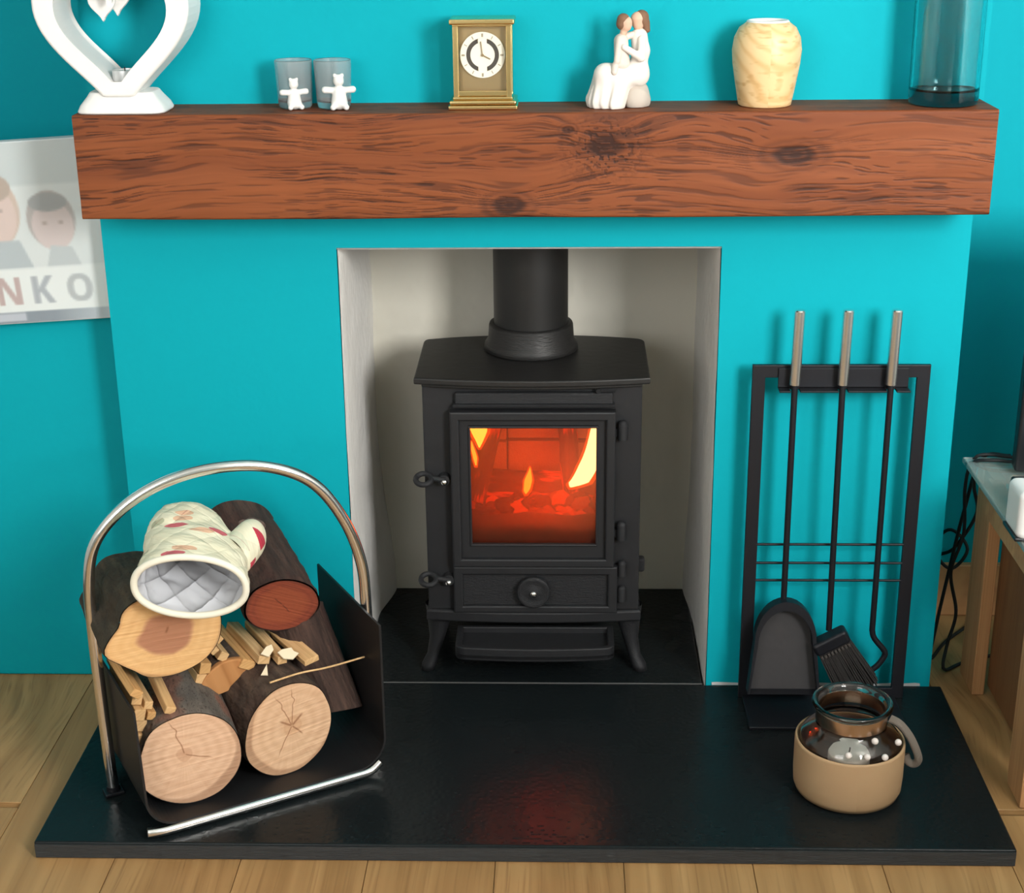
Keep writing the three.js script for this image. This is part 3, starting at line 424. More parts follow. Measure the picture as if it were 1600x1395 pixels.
  chip('small leaf-shaped pale wood chip on the kindling below the reddish log end', bk(0.238, 0.2315, 0.098), [[-0.010, -0.004], [0.002, -0.008], [0.009, 0.004], [0.006, 0.012], [-0.002, 0.008]], 0.002, [-0.9, 0.3, 0.1]);
  chip('folded white wood chip on the narrow kindling stick', bk(0.264, 0.2285, 0.082), [[-0.014, 0.001], [-0.004, -0.008], [0.010, -0.008], [0.018, 0.002], [0.010, 0.005], [0.006, 0.010], [-0.008, 0.006]], 0.003, [-0.8, 0.2, 0]);
  chip('tiny pointed wood chip at the end of the golden kindling stick', bk(0.224, 0.212, 0.075), [[-0.005, -0.006], [0.005, -0.006], [0.003, 0.010]], 0.002, [-0.6, 0, 0]);
}
// ---------------------------------------------------------------- oven mitt
{
  const fwd = V(0, 0, -1).applyEuler(camera.rotation), up = V(0, 1, 0).applyEuler(camera.rotation), rgt = V(1, 0, 0).applyEuler(camera.rotation);
  // measured pose, kept as plain numbers: long axis away from the room and slightly up, width to the right
  const Z = V(-0.05, 0.15, -0.98).normalize(), X0 = V(0.985, -0.06, 0.0).normalize(), Y = Z.clone().cross(X0).normalize(), X = Y.clone().cross(Z).normalize();
  const mittC = tex(512, 512, (u, v) => {
    let c = mix3([226, 218, 188], [238, 232, 206], fbm(u * 12, v * 12, 3, 3)); const r = rng(77);
    const leaf = (x, y, a, l, w, col, s) => { let dx = u - x, dy = v - y; dx -= Math.round(dx); const p = dx * Math.cos(a) + dy * Math.sin(a), q = -dx * Math.sin(a) + dy * Math.cos(a); const e = Math.abs(p) / l; if (e < 1 && Math.abs(q) < w * (1 - e * e)) c = mix3(c, mix3(col, [120, 40, 40], Math.abs(q) < 0.002 ? 0.5 : 0), s); };
    leaf(0.265, 0.62, 0.15, 0.048, 0.034, [186, 44, 66], 0.95); leaf(0.125, 0.24, -0.55, 0.046, 0.034, [190, 40, 70], 0.95); leaf(0.02, 0.5, 1.3, 0.03, 0.03, [186, 44, 66], 0.9);
    leaf(0.42, 0.40, 0.5, 0.05, 0.045, [224, 164, 130], 0.7); leaf(0.225, 0.22, 0.3, 0.05, 0.04, [206, 140, 108], 0.75); leaf(0.25, 0.36, 0.35, 0.05, 0.04, [158, 160, 128], 0.6); leaf(0.15, 0.62, -0.3, 0.036, 0.05, [190, 198, 164], 0.6); leaf(0.34, 0.82, 0.3, 0.05, 0.045, [176, 184, 150], 0.5); leaf(0.2, 0.48, 0.2, 0.05, 0.045, [200, 204, 178], 0.5); leaf(0.33, 0.2, 1, 0.045, 0.04, [170, 178, 140], 0.4);
    for (let i = 0; i < 14; i++) leaf(0.5 + 0.48 * r(), r(), r() * 3, 0.045, 0.036, [[186, 44, 66], [224, 164, 130], [168, 172, 140]][i % 3], 0.7);
    return c;
  });
  const quilt = tex(512, 512, (u, v) => { const a = Math.abs(Math.sin((u * 9 + v * 4) * Math.PI)), b = Math.abs(Math.sin((u * 9 - v * 4) * Math.PI)); return 0.35 * Math.pow(a, 0.5) + 0.25 * Math.pow(b, 0.5) + 0.4 * fbm(u * 26 + v * 14, v * 18, 2, 3); }, false);
  const cloth = std({ map: mittC, roughness: 0.95, bumpMap: quilt, bumpScale: 0.006 });
  const quilt2 = tex(256, 256, (u, v) => { const a = Math.abs(Math.sin((u * 8 + v * 3) * Math.PI)), b = Math.abs(Math.sin((u * 8 - v * 3) * Math.PI)); return 0.5 * Math.pow(a, 0.4) + 0.5 * Math.pow(b, 0.4); }, false);
  const lining = std({ color: new THREE.Color(0.60, 0.61, 0.64), roughness: 0.95, bumpMap: quilt2, bumpScale: 0.012 });
  const prof = [[0, 0.0825, 0.053, 0], [0.06, 0.082, 0.053, 0], [0.2, 0.079, 0.050, -0.002], [0.4, 0.075, 0.045, -0.008], [0.55, 0.070, 0.039, -0.016], [0.7, 0.062, 0.037, -0.025], [0.82, 0.054, 0.034, -0.030], [0.91, 0.045, 0.028, -0.032], [0.97, 0.028, 0.018, -0.033], [1, 0.002, 0.002, -0.033]];
  const at = s => { let i = 0; while (i < prof.length - 2 && prof[i + 1][0] < s) i++; const a = prof[i], b = prof[i + 1], t = clamp((s - a[0]) / (b[0] - a[0])); return [1, 2, 3].map(k => a[k] + (b[k] - a[k]) * t); };
  const L = 0.205;
  const shell = (grow, s1, puff) => grid(72, 40, (u, v) => { const s = v * s1, [a, b, c] = at(s), th = u * 2 * Math.PI, n = puff * (fbm(Math.cos(th) * 2 + 4 + s * 3, Math.sin(th) * 2 - s * 4, s * 6, 3) - 0.5) * 0.010 * step(0, 0.1, s); return [c + Math.cos(th) * (a + grow + n), Math.sign(Math.sin(th)) * Math.pow(Math.abs(Math.sin(th)), 0.9) * (b + grow + n), s * L]; }, (u, v) => [u, v * s1], true);
  const thumb = grid(36, 24, (u, v) => { const th = u * 2 * Math.PI, t = v, q = Math.sqrt(Math.max(0, 1 - Math.pow(Math.max(0, t - 0.55) / 0.45, 2))) * (0.033 - 0.005 * t) + 0.0004; const cx = 0.050 + 0.030 * Math.pow(t, 0.8), cz = 0.080 + 0.085 * t; const dx = 0.86, dz = 0.45; return [cx + Math.cos(th) * q * dz * 1.6, Math.sin(th) * q * 0.9, cz - Math.cos(th) * q * dx * 0.75]; }, (u, v) => [0.02 + u * 0.25, 0.45 + v * 0.3], true);
  const o = thing('oven_mitt', 'cream quilted oven mitt with leaf print, opening towards the viewer, on top of the logs', 'oven mitt');
  part(o, 'mitt_shell', merge([shell(0.0, 1, 1), thumb]), cloth);
  part(o, 'lining', shell(-0.006, 0.93, 1.5), lining, 'grey quilted lining inside the opening');
  part(o, 'binding', new THREE.TubeGeometry(new THREE.CatmullRomCurve3(Array.from({ length: 40 }, (_, i) => { const th = i / 40 * 2 * Math.PI; return V(Math.cos(th) * 0.0795, Math.sign(Math.sin(th)) * Math.pow(Math.abs(Math.sin(th)), 0.9) * 0.050, 0) }), true), 120, 0.0052, 10, true), std({ color: new THREE.Color(0.80, 0.76, 0.63), roughness: 0.9 }), 'cream bound edge round the opening');
  o.matrixAutoUpdate = true; o.quaternion.setFromRotationMatrix(new THREE.Matrix4().makeBasis(X, Y, Z)); o.position.copy(V(-0.4765, 0.426, 0.444));
}
// ---------------------------------------------------------------- the fire's logs and flames
{
  const o1 = thing('burning_log', 'charred glowing log leaning at the left inside the stove', 'firewood'); logParts(o1, 0.026, 0.15, 31, { bark: M.charGlow, end: M.charGlow, rough: 0.25 }); aimed(o1, V(-0.112, 0.318, -0.14), V(-0.075, 0.455, -0.215));
  const o2 = thing('burning_log', 'thick charred log lying low across the back of the fire', 'firewood'); logParts(o2, 0.030, 0.22, 33, { bark: M.charGlow, end: M.charGlow, rough: 0.25 }); aimed(o2, V(-0.105, 0.325, -0.205), V(0.115, 0.318, -0.20));
  const o3 = thing('burning_log', 'glowing chunk of wood standing upright at the right inside the stove', 'firewood'); logParts(o3, 0.017, 0.13, 37, { bark: M.charGlow, end: M.charGlow, rough: 0.3 }); aimed(o3, V(0.072, 0.31, -0.17), V(0.062, 0.45, -0.225));
  const ash = grid(40, 10, (u, v) => { const x = (u - 0.5) * 0.29, q = Math.PI * v, h = 0.046 + 0.014 * fbm(u * 7, 2, 3, 3); return [x + 0.003, 0.268 + Math.sin(q) * h, -0.075 - Math.cos(q) * 0.018 + 0.004 * noise(u * 20, v * 5)]; });
  const as = solo('ash_ridge', merge([ash]), M.char, 'dark ridge of ash and char just behind the stove glass', 'ash');
  const flameM = k0 => (k => std({ color: 0x000000, roughness: 1, emissive: new THREE.Color(1, 0.85, 0.7), emissiveIntensity: k }))(k0 * 1.7);
  // a flame as a curved, tapering, slightly fluted tongue: points are [x, y, z, width, depth]
  const flame = (label, pts, k, col) => {
    const c = new THREE.CatmullRomCurve3(pts.map(p => V(p[0], p[1], p[2]))), n = pts.length - 1;
    const g = grid(24, 30, (u, v) => { const p = c.getPoint(v), f = v * n, i = Math.min(n - 1, Math.floor(f)), t = f - i, w = pts[i][3] + (pts[i + 1][3] - pts[i][3]) * t, d = pts[i][4] + (pts[i + 1][4] - pts[i][4]) * t, a = -u * 2 * Math.PI, r = 1 + 0.16 * Math.sin(3 * a + v * 5); return [p.x + Math.cos(a) * w * r, p.y, p.z + Math.sin(a) * d * r]; }, null, true);
    const m = flameM(k); if (col) m.emissive.set(...col); const o = thing('flame', label, 'flame'); part(o, 'flame_core', g, m);
    const g2 = grid(24, 30, (u, v) => { const p = c.getPoint(v), f = v * n, i = Math.min(n - 1, Math.floor(f)), t = f - i, w = (pts[i][3] + (pts[i + 1][3] - pts[i][3]) * t) * 1.25 + 0.0015, d = (pts[i][4] + (pts[i + 1][4] - pts[i][4]) * t) * 1.25 + 0.0015, a = -u * 2 * Math.PI, r = 1 + 0.16 * Math.sin(3 * a + v * 5); return [p.x + Math.cos(a) * w * r, p.y - 0.004 + 0.006 * v, p.z + Math.sin(a) * d * r]; }, null, true);
    part(o, 'flame_edge', g2, std({ color: 0x000000, roughness: 1, emissive: new THREE.Color(1, 0.22, 0.02), emissiveIntensity: 1.0, transparent: true, opacity: 0.4 })); return o;
  };
  flame('tall white-hot flame at the right side of the stove glass', [[0.070, 0.352, -0.125, 0.002, 0.002], [0.082, 0.362, -0.125, 0.017, 0.010], [0.098, 0.39, -0.125, 0.016, 0.011], [0.107, 0.42, -0.125, 0.0115, 0.010], [0.111, 0.455, -0.125, 0.007, 0.007], [0.110, 0.488, -0.125, 0.001, 0.001]], 5.0);
  flame('small yellow flame rising in the middle of the fire', [[-0.010, 0.347, -0.105, 0.001, 0.001], [-0.009, 0.356, -0.105, 0.0055, 0.005], [-0.006, 0.372, -0.105, 0.0065, 0.005], [-0.003, 0.386, -0.105, 0.003, 0.003], [-0.002, 0.397, -0.105, 0.0005, 0.0005]], 2.0, [1, 0.5, 0.08]);
  flame('broad yellow flame in the upper left corner of the stove glass', [[-0.092, 0.425, -0.13, 0.001, 0.001], [-0.092, 0.44, -0.13, 0.007, 0.006], [-0.094, 0.455, -0.13, 0.014, 0.009], [-0.095, 0.47, -0.13, 0.017, 0.010], [-0.095, 0.51, -0.13, 0.010, 0.006], [-0.095, 0.535, -0.13, 0.001, 0.001]], 3.2, [1, 0.6, 0.16]);
  flame('thin orange flame licking up the left edge of the fire', [[-0.098, 0.395, -0.12, 0.001, 0.001], [-0.1, 0.41, -0.12, 0.0038, 0.003], [-0.103, 0.425, -0.12, 0.003, 0.003], [-0.105, 0.44, -0.12, 0.0005, 0.0005]], 2.2, [1, 0.5, 0.1]);
}
// ---------------------------------------------------------------- fire tools
{
  const st = thing('fire_tool_stand', 'black flat-bar stand for hearth tools against the teal wall', 'tool stand', [0.502, HT, 0.045]);
  const B = M.blackSteel;
  part(st, 'frame', frameXY(0.284, 0.604, [0.021, 0.021, 0.02, 0.021], 0.008, 0.001).translate(0, 0.302, -0.006), B);
  const bs = new THREE.Shape([[-0.142, -0.010], [0.142, -0.010], [0.142, 0.03], [-0.045, 0.105], [-0.13, 0.105], [-0.142, 0.09]].map(p => new THREE.Vector2(p[0], -p[1])));
  part(st, 'base_plate', rbox(0.262, 0.006, 0.125, 0.0015, -0.004, 0.003, 0.050), B);
  part(st, 'hanging_bracket', merge([rbox(0.208, 0.034, 0.003, 0.001, 0.003, 0.583, 0.004), ...[[-0.101, -0.083], [-0.068, -0.007], [0.008, 0.070], [0.085, 0.107]].map(([a, b]) => rbox(b - a, 0.003, 0.024, 0.001, (a + b) / 2, 0.567, 0.015)), rbox(0.208, 0.003, 0.007, 0.001, 0.003, 0.567, 0.0065)]), B);
  for (const y of [0.290, 0.256, 0.224]) part(st, 'crossbar', rod([-0.124, y, 0.0], [0.124, y, 0.0], 0.0022, 10), B);
  // a tool hangs just in front of the bracket: rod, then a steel handle above it
  const Z = 0.018;
  const handle = (x0, x1) => merge([rod([x1, 0.577, Z], [x0, 0.698, Z], 0.0088, 28), cyl(0.0072, 0.0088, 0.002, x0, 0.699, Z, 28)]);
  const hm = std({ color: new THREE.Color(0.86, 0.84, 0.81), roughness: 0.27, metalness: 1 });
  const base = [0.502, HT, 0.045];
  const sv = thing('hearth_shovel', 'small black hearth shovel with a steel handle, leftmost of the hanging tools', 'shovel', base);
  part(sv, 'handle', handle(-0.074, -0.076), hm, 'brushed steel handle');
  part(sv, 'shaft', rod([-0.076, 0.577, Z], [-0.075, 0.196, Z], 0.0052, 16), B);
  {
    const out = new THREE.Shape(); const pts = (w0, w1, h, yb, k) => { const a = []; a.push([-w0, yb]); a.push([w0, yb]); a.push([w1, yb + h * 0.58]); for (let i = 1; i < 16; i++) { const t = i / 16 * Math.PI; a.push([Math.cos(t) * w1, yb + h * 0.58 + Math.sin(t) * h * 0.42]); } a.push([-w1, yb + h * 0.58]); return a.map(p => new THREE.Vector2(...p)); };
    const blade = new THREE.ExtrudeGeometry(new THREE.Shape(pts(0.058, 0.046, 0.150, 0, 0)), { depth: 0.002, bevelEnabled: true, bevelThickness: 0.0006, bevelSize: 0.0006, bevelSegments: 1 });
    const rimS = new THREE.Shape(pts(0.061, 0.0515, 0.166, 0.0, 0)), hole = new THREE.Path(pts(0.0575, 0.046, 0.150, 0.0005, 0)); rimS.holes.push(hole);
    const rim = new THREE.ExtrudeGeometry(rimS, { depth: 0.026, bevelEnabled: false });
    const g = blade.translate(0, 0, 0.0), turn = q => q.rotateX(-0.10).translate(-0.072, 0.034, Z + 0.012);
    part(sv, 'blade', turn(g), M.shovel, 'dark grey textured blade');
    part(sv, 'raised_rim', turn(rim), B);
  }
  const br = thing('hearth_brush', 'black bristle hearth brush with a steel handle, middle of the hanging tools', 'brush', base);
  part(br, 'handle', handle(0.002, 0.0), hm, 'brushed steel handle');
  part(br, 'shaft', rod([0.0, 0.577, Z], [0.004, 0.140, Z], 0.0052, 16), B);
  {
    const c = V(0.031, 0.083, Z + 0.02), ang = 0.52;                        // the flat brush head hangs tilted
    const put = g => g.scale(1.25, 1.08, 1.2).rotateZ(ang).translate(c.x, c.y, c.z);
    part(br, 'brush_back', put(rbox(0.05, 0.022, 0.026, 0.005, 0, 0.05, 0)), B);
    const r = rng(8), hairs = [];
    for (let i = 0; i < 420; i++) { const x = (i % 30) / 29 * 0.044 - 0.022, z = Math.floor(i / 30) / 13 * 0.02 - 0.01, sp = 1.25; hairs.push(rod([x, 0.042, z], [x * sp + (r() - 0.5) * 0.004, -0.045 + (r() - 0.5) * 0.006, z * sp + (r() - 0.5) * 0.004], 0.0009, 4)); }
    const b = part(br, 'bristles', put(merge(hairs)), std({ color: new THREE.Color(0.022, 0.019, 0.018), roughness: 0.8 })); b.userData.kind = 'stuff';
    const tuft = []; for (let i = 0; i < 9; i++) tuft.push(rbox(0.0035, 0.006, 0.003, 0.001, -0.02 + i * 0.005, 0.036, 0.0125));
    part(br, 'bristle_sockets', put(merge(tuft)), std({ color: new THREE.Color(0.05, 0.042, 0.038), roughness: 0.7 }));
  }
  const pk = thing('poker', 'black hooked poker with a steel handle, rightmost of the hanging tools', 'poker', base);
  part(pk, 'handle', handle(0.078, 0.0765), hm, 'brushed steel handle');
  part(pk, 'shaft', tube([[0.0765, 0.577, Z], [0.077, 0.36, Z], [0.077, 0.16, Z], [0.0775, 0.138, Z], [0.082, 0.124, Z], [0.098, 0.104, Z], [0.102, 0.096, Z], [0.099, 0.086, Z], [0.088, 0.070, Z], [0.064, 0.050, Z]], 0.0050, 120, 14, false, 0.5), B);
}
// ---------------------------------------------------------------- glass jar with the wooden sleeve
{
  const o = thing('candle_jar', 'round glass jar in a pale wood sleeve with copper neck band, front right of hearth', 'candle jar', [0.4985, HT, 0.33]);
  part(o, 'glass', lathe([[0, 0.006], [0.06, 0.006], [0.076, 0.012], [0.0785, 0.03], [0.0785, 0.085], [0.074, 0.100], [0.062, 0.111], [0.054, 0.116], [0.0525, 0.122], [0.0525, 0.142], [0.055, 0.146], [0.060, 0.149], [0.0615, 0.152], [0.060, 0.1555], [0.056, 0.156], [0.0515, 0.152], [0.0495, 0.145], [0.0495, 0.118], [0.052, 0.112], [0.060, 0.107], [0.071, 0.097], [0.0755, 0.084], [0.0755, 0.03], [0.073, 0.014], [0.058, 0.010], [0, 0.010]], 96), phys({ color: new THREE.Color(0.80, 0.74, 0.70), roughness: 0.02, transmission: 1, thickness: 0.004, ior: 1.5 }));
  const woodW = tex(512, 128, (u, v) => { const b = fbm(u * 5, v * 9 + fbm(u * 3, v, 2, 2) * 2, 5, 3), k = Math.exp(-(((u - 0.42) / 0.12) ** 2 + ((v - 0.5) / 0.2) ** 2)); return mix3(mix3([160, 128, 92], [186, 156, 120], b), [150, 98, 60], clamp(k * 0.8 * fbm(u * 12, v * 14, 6, 2) * 2)); });
  part(o, 'wooden_sleeve', lathe([[0, 0], [0.066, 0], [0.077, 0.004], [0.0825, 0.014], [0.0838, 0.035], [0.0838, 0.088], [0.083, 0.0915], [0.081, 0.0925], [0.0795, 0.091], [0.0795, 0.006], [0.0, 0.005]], 96), std({ map: woodW, roughness: 0.6 }));
  part(o, 'neck_band', lathe([[0.0532, 0.1235], [0.0545, 0.1235], [0.0545, 0.1435], [0.0532, 0.1435], [0.0532, 0.1235]], 96), std({ color: new THREE.Color(0.62, 0.46, 0.36), roughness: 0.24, metalness: 1 }), 'copper-coloured metal band');
  part(o, 'inner_liner', lathe([[0, 0.0115], [0.072, 0.0125], [0.0745, 0.02], [0.0745, 0.088], [0.0735, 0.088], [0.0730, 0.02], [0.07, 0.0135], [0, 0.013]], 72), std({ color: new THREE.Color(0.085, 0.042, 0.028), roughness: 0.45 }), 'dark brown inner liner');
  part(o, 'rope_handle', tube([[0.056, 0.132, 0.012], [0.070, 0.126, 0.018], [0.085, 0.108, 0.022], [0.097, 0.084, 0.024], [0.102, 0.066, 0.022], [0.097, 0.056, 0.018], [0.089, 0.058, 0.014], [0.085, 0.068, 0.010]], 0.0062, 80, 12), std({ color: new THREE.Color(0.34, 0.29, 0.24), roughness: 0.75, bumpMap: tex(64, 256, (u, v) => 0.5 + 0.5 * Math.sin((u * 2 + v * 30) * 6.283), false), bumpScale: 0.002 }), 'twisted cord handle');
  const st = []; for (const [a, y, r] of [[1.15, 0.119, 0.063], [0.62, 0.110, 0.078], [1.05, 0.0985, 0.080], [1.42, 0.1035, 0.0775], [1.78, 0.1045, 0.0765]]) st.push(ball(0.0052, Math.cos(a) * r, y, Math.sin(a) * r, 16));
  part(o, 'highlight_ball', merge(st), std({ color: new THREE.Color(0.72, 0.66, 0.62), roughness: 0.25 }), 'row of pale balls standing for window highlights round the shoulder');  // pale balls stand in for window highlights on the glass
  const c = thing('pillar_candle', 'white pillar candle standing inside the wood-sleeved glass jar', 'candle', [0.4905, HT + 0.0132, 0.3695]);
  part(c, 'wax', lathe([[0, 0], [0.029, 0], [0.031, 0.003], [0.031, 0.074], [0.029, 0.078], [0.01, 0.076], [0, 0.075]], 48), std({ color: new THREE.Color(0.82, 0.82, 0.76), roughness: 0.5 }));
  part(c, 'wick', rod([0, 0.075, 0], [0.001, 0.083, 0], 0.0011, 8), M.char);
}
// ---------------------------------------------------------------- things on the mantel
{
  // heart-shaped tealight holder (its top runs out of the picture)
  const o = thing('heart_tealight_holder', 'large white heart-shaped tealight holder on the left end of the mantel', 'candle holder', [-0.607, MT, 0.068]);
  const heart = (k, n = 90) => { const a = []; for (let i = 0; i < n; i++) { const t = i / n * 2 * Math.PI; const x = 16 * Math.sin(t) ** 3, y = 13 * Math.cos(t) - 5 * Math.cos(2 * t) - 2 * Math.cos(3 * t) - Math.cos(4 * t); a.push([x / 16 * 0.115, y / 17 * 0.140 + 0.125]); } const cy = 0.14; return a.map(([x, y]) => [x * k, Math.max(k > 0.9 ? 0.026 : k > 0.5 ? 0.044 : -1, cy + (y - cy) * k)]); };
  const sh = new THREE.Shape(heart(1).map(p => new THREE.Vector2(...p))); sh.holes.push(new THREE.Path(heart(0.76).map(p => new THREE.Vector2(p[0], p[1]))));
  part(o, 'heart_frame', new THREE.ExtrudeGeometry(sh, { depth: 0.076, bevelEnabled: true, bevelThickness: 0.006, bevelSize: 0.005, bevelOffset: -0.004, bevelSegments: 4 }).translate(0, 0, -0.042), M.white);
  const b = []; const pr = [[0.066, 0], [0.067, 0.004], [0.063, 0.012], [0.053, 0.024], [0.049, 0.030], [0.047, 0.0315]];
  part(o, 'foot', grid(48, pr.length + 1, (u, v) => { const k = Math.round(v * (pr.length + 1)), [r, y] = k === 0 ? [0.0001, 0] : k > pr.length ? [0.0001, 0.0315] : pr[k - 1]; const a = -u * 2 * Math.PI, c = Math.cos(a), s = Math.sin(a), q = 1 / Math.pow(Math.abs(c) ** 6 + Math.abs(s) ** 6, 1 / 6); return [c * q * r, y, s * q * r * 0.66]; }, null, true), M.white);
  const small = new THREE.Shape(heart(0.16, 40).map(p => new THREE.Vector2(p[0] / 1, (p[1] - 0.14) / 1)));
  for (const [x, y, z] of [[-0.018, 0.160, 0.012], [0.001, 0.167, 0.0]]) part(o, 'hanging_heart', merge([new THREE.ExtrudeGeometry(small, { depth: 0.006, bevelEnabled: true, bevelThickness: 0.002, bevelSize: 0.002, bevelSegments: 3 }).translate(x, y, z - 0.003), rod([x, y + 0.012, z], [x, 0.2, z], 0.0005, 6)]), M.white);
  const t = thing('tealight', 'white tealight standing in the bottom of the heart-shaped holder', 'candle', [-0.603, MT + 0.0445, 0.071]);
  part(t, 'cup', lathe([[0, 0], [0.018, 0], [0.019, 0.002], [0.0192, 0.017], [0.0186, 0.017], [0.018, 0.003]], 40), std({ color: new THREE.Color(0.75, 0.75, 0.75), roughness: 0.35, metalness: 0.6 }));
  part(t, 'wax', cyl(0.0182, 0.0182, 0.013, 0, 0.0085, 0, 40), M.white); part(t, 'wick', rod([0, 0.015, 0], [0, 0.021, 0], 0.0008, 8), M.char);
}
{
  // two little tumblers with a moulded white cherub on the front
  const cherub = field(0, 0.03, 0, 0.034, 56, (x, y, z) => { let d = capsule(x, y, z, [0, 0.012, 0], [0, 0.026, 0], 0.0125, 0.010); d = smin(d, capsule(x, y, z, [0, 0.043, 0.001], [0, 0.045, 0.001], 0.0082, 0.008), 0.003); for (const s of [-1, 1]) { d = smin(d, capsule(x, y, z, [s * 0.008, 0.029, 0], [s * 0.021, 0.030, 0.002], 0.0048, 0.0052), 0.003); d = smin(d, capsule(x, y, z, [s * 0.006, 0.008, 0.004], [s * 0.010, 0.0045, 0.012], 0.006, 0.0045), 0.003); d = smin(d, capsule(x, y, z, [s * 0.0055, 0.051, 0.001], [s * 0.0055, 0.0515, 0.001], 0.003, 0.003), 0.0015); } return d; });
  const cm = std({ color: new THREE.Color(0.78, 0.77, 0.74), roughness: 0.4 });
  const gm = phys({ color: new THREE.Color(0.86, 0.88, 0.89), roughness: 0.18, transmission: 0.88, thickness: 0.004, ior: 1.45 });
  const g = lathe([[0, 0], [0.023, 0], [0.025, 0.003], [0.0262, 0.012], [0.0285, 0.070], [0.0275, 0.0715], [0.0262, 0.070], [0.0242, 0.014], [0.022, 0.010], [0, 0.009]], 56);
  const mk = (label, x, z, fx, fz, ry, s) => { const o = thing('glass_tumbler', label, 'glass', [x, MT, z]); part(o, 'glass', g, gm); const f = part(o, 'moulded_figure', cherub, cm, 'white moulded figure'); f.position.set(fx, 0.001, fz); f.rotation.y = ry; f.scale.setScalar(s); return o; };
  mk('small glass tumbler with a white moulded figure, beside the white heart-shaped holder', -0.353, 0.044, 0.003, 0.026, 0.4, 0.86);
  mk('small glass tumbler with a white figure spreading its arms, nearer the brass clock', -0.293, 0.048, 0.012, 0.027, 0.15, 0.98);
}
{
  // brass mantel clock
  const o = thing('mantel_clock', 'square brass mantel clock with a white skeleton dial', 'clock', [-0.0645, MT, 0.052]);
  const Bm = M.brass, w = 0.088, d = 0.062;
  part(o, 'plinth', merge([rbox(0.104, 0.0065, 0.074, 0.002, 0, 0.0033, 0), rbox(0.101, 0.007, 0.072, 0.003, 0, 0.0105, 0), rbox(0.09, 0.005, 0.064, 0.002, 0, 0.0165, 0)]), Bm);
  part(o, 'cap', merge([rbox(0.097, 0.008, 0.070, 0.0025, 0, 0.1275, 0), rbox(0.088, 0.004, 0.062, 0.0015, 0, 0.1225, 0)]), Bm);
  for (const sx of [-1, 1]) for (const sz of [-1, 1]) part(o, 'corner_post', rbox(0.0085, 0.105, 0.0085, 0.0015, sx * (w / 2 - 0.0045), 0.070, sz * (d / 2 - 0.0045)), Bm);
  part(o, 'lower_rail', rbox(0.074, 0.0085, 0.005, 0.0015, 0, 0.0235, d / 2 - 0.004), Bm);
  part(o, 'back_plate', rbox(0.072, 0.1, 0.003, 0.001, 0, 0.07, 0.012), M.brassSatin, 'satin brass plate behind the dial');
  for (const sx of [-1, 1]) part(o, 'side_glass', box(0.0015, 0.1, 0.046, sx * 0.0405, 0.07, 0), M.pane);
  part(o, 'front_glass', box(0.071, 0.098, 0.0015, 0, 0.071, d / 2 - 0.003), M.pane);
  const dialM = std({ color: new THREE.Color(0.86, 0.82, 0.70), roughness: 0.45 }), cy = 0.0785;
  const ring = new THREE.Shape(); ring.absarc(0, 0, 0.033, 0, 2 * Math.PI); const hole = new THREE.Path(); hole.absarc(0, 0, 0.0250, 0, 2 * Math.PI, true); ring.holes.push(hole);
  const dial = part(o, 'dial', merge([new THREE.ExtrudeGeometry(ring, { depth: 0.002, bevelEnabled: true, bevelThickness: 0.0006, bevelSize: 0.0006, bevelSegments: 2, curveSegments: 48 }).translate(0, cy, 0.016), cyl(0.0182, 0.0182, 0.002, 0, 0, 0, 48).rotateX(Math.PI / 2).translate(0, cy, 0.017), box(0.013, 0.054, 0.002, 0, cy, 0.0168)]), dialM);
  const num = []; for (let i = 0; i < 12; i++) { const a = i / 12 * 2 * Math.PI; num.push(box(i % 3 ? 0.0012 : 0.0026, 0.0048, 0.0006, 0, 0.0288, 0).rotateZ(-a).translate(0, cy, 0.0190)); }
  part(dial, 'hour_mark', merge(num), std({ color: new THREE.Color(0.35, 0.3, 0.2), roughness: 0.5 }));
  const shadeArcs = []; for (const s of [-1, 1]) { const c = new THREE.Shape(); c.absarc(0, 0, 0.0248, s > 0 ? -1.2 : Math.PI - 1.2, s > 0 ? 1.2 : Math.PI + 1.2, false); c.absarc(0, 0, 0.0183, s > 0 ? 1.2 : Math.PI + 1.2, s > 0 ? -1.2 : Math.PI - 1.2, true); shadeArcs.push(new THREE.ExtrudeGeometry(c, { depth: 0.001, bevelEnabled: false, curveSegments: 24 }).translate(0, cy, 0.0155)); }
  part(dial, 'shade_arc', merge(shadeArcs), std({ color: new THREE.Color(0.045, 0.036, 0.028), roughness: 0.5 }), 'dark arcs painting the shade between ring and centre');  // dark fill painted for the shade inside the open skeleton dial
  part(dial, 'clock_hand', merge([rbox(0.0018, 0.014, 0.0008, 0.0003, 0, 0.006, 0).rotateZ(-2.05).translate(0, cy, 0.0195), rbox(0.0013, 0.021, 0.0008, 0.0003, 0, 0.0095, 0).rotateZ(0.12).translate(0, cy, 0.0202), cyl(0.002, 0.002, 0.002, 0, 0, 0, 16).rotateX(Math.PI / 2).translate(0, cy, 0.02)]), M.brassSatin);
}
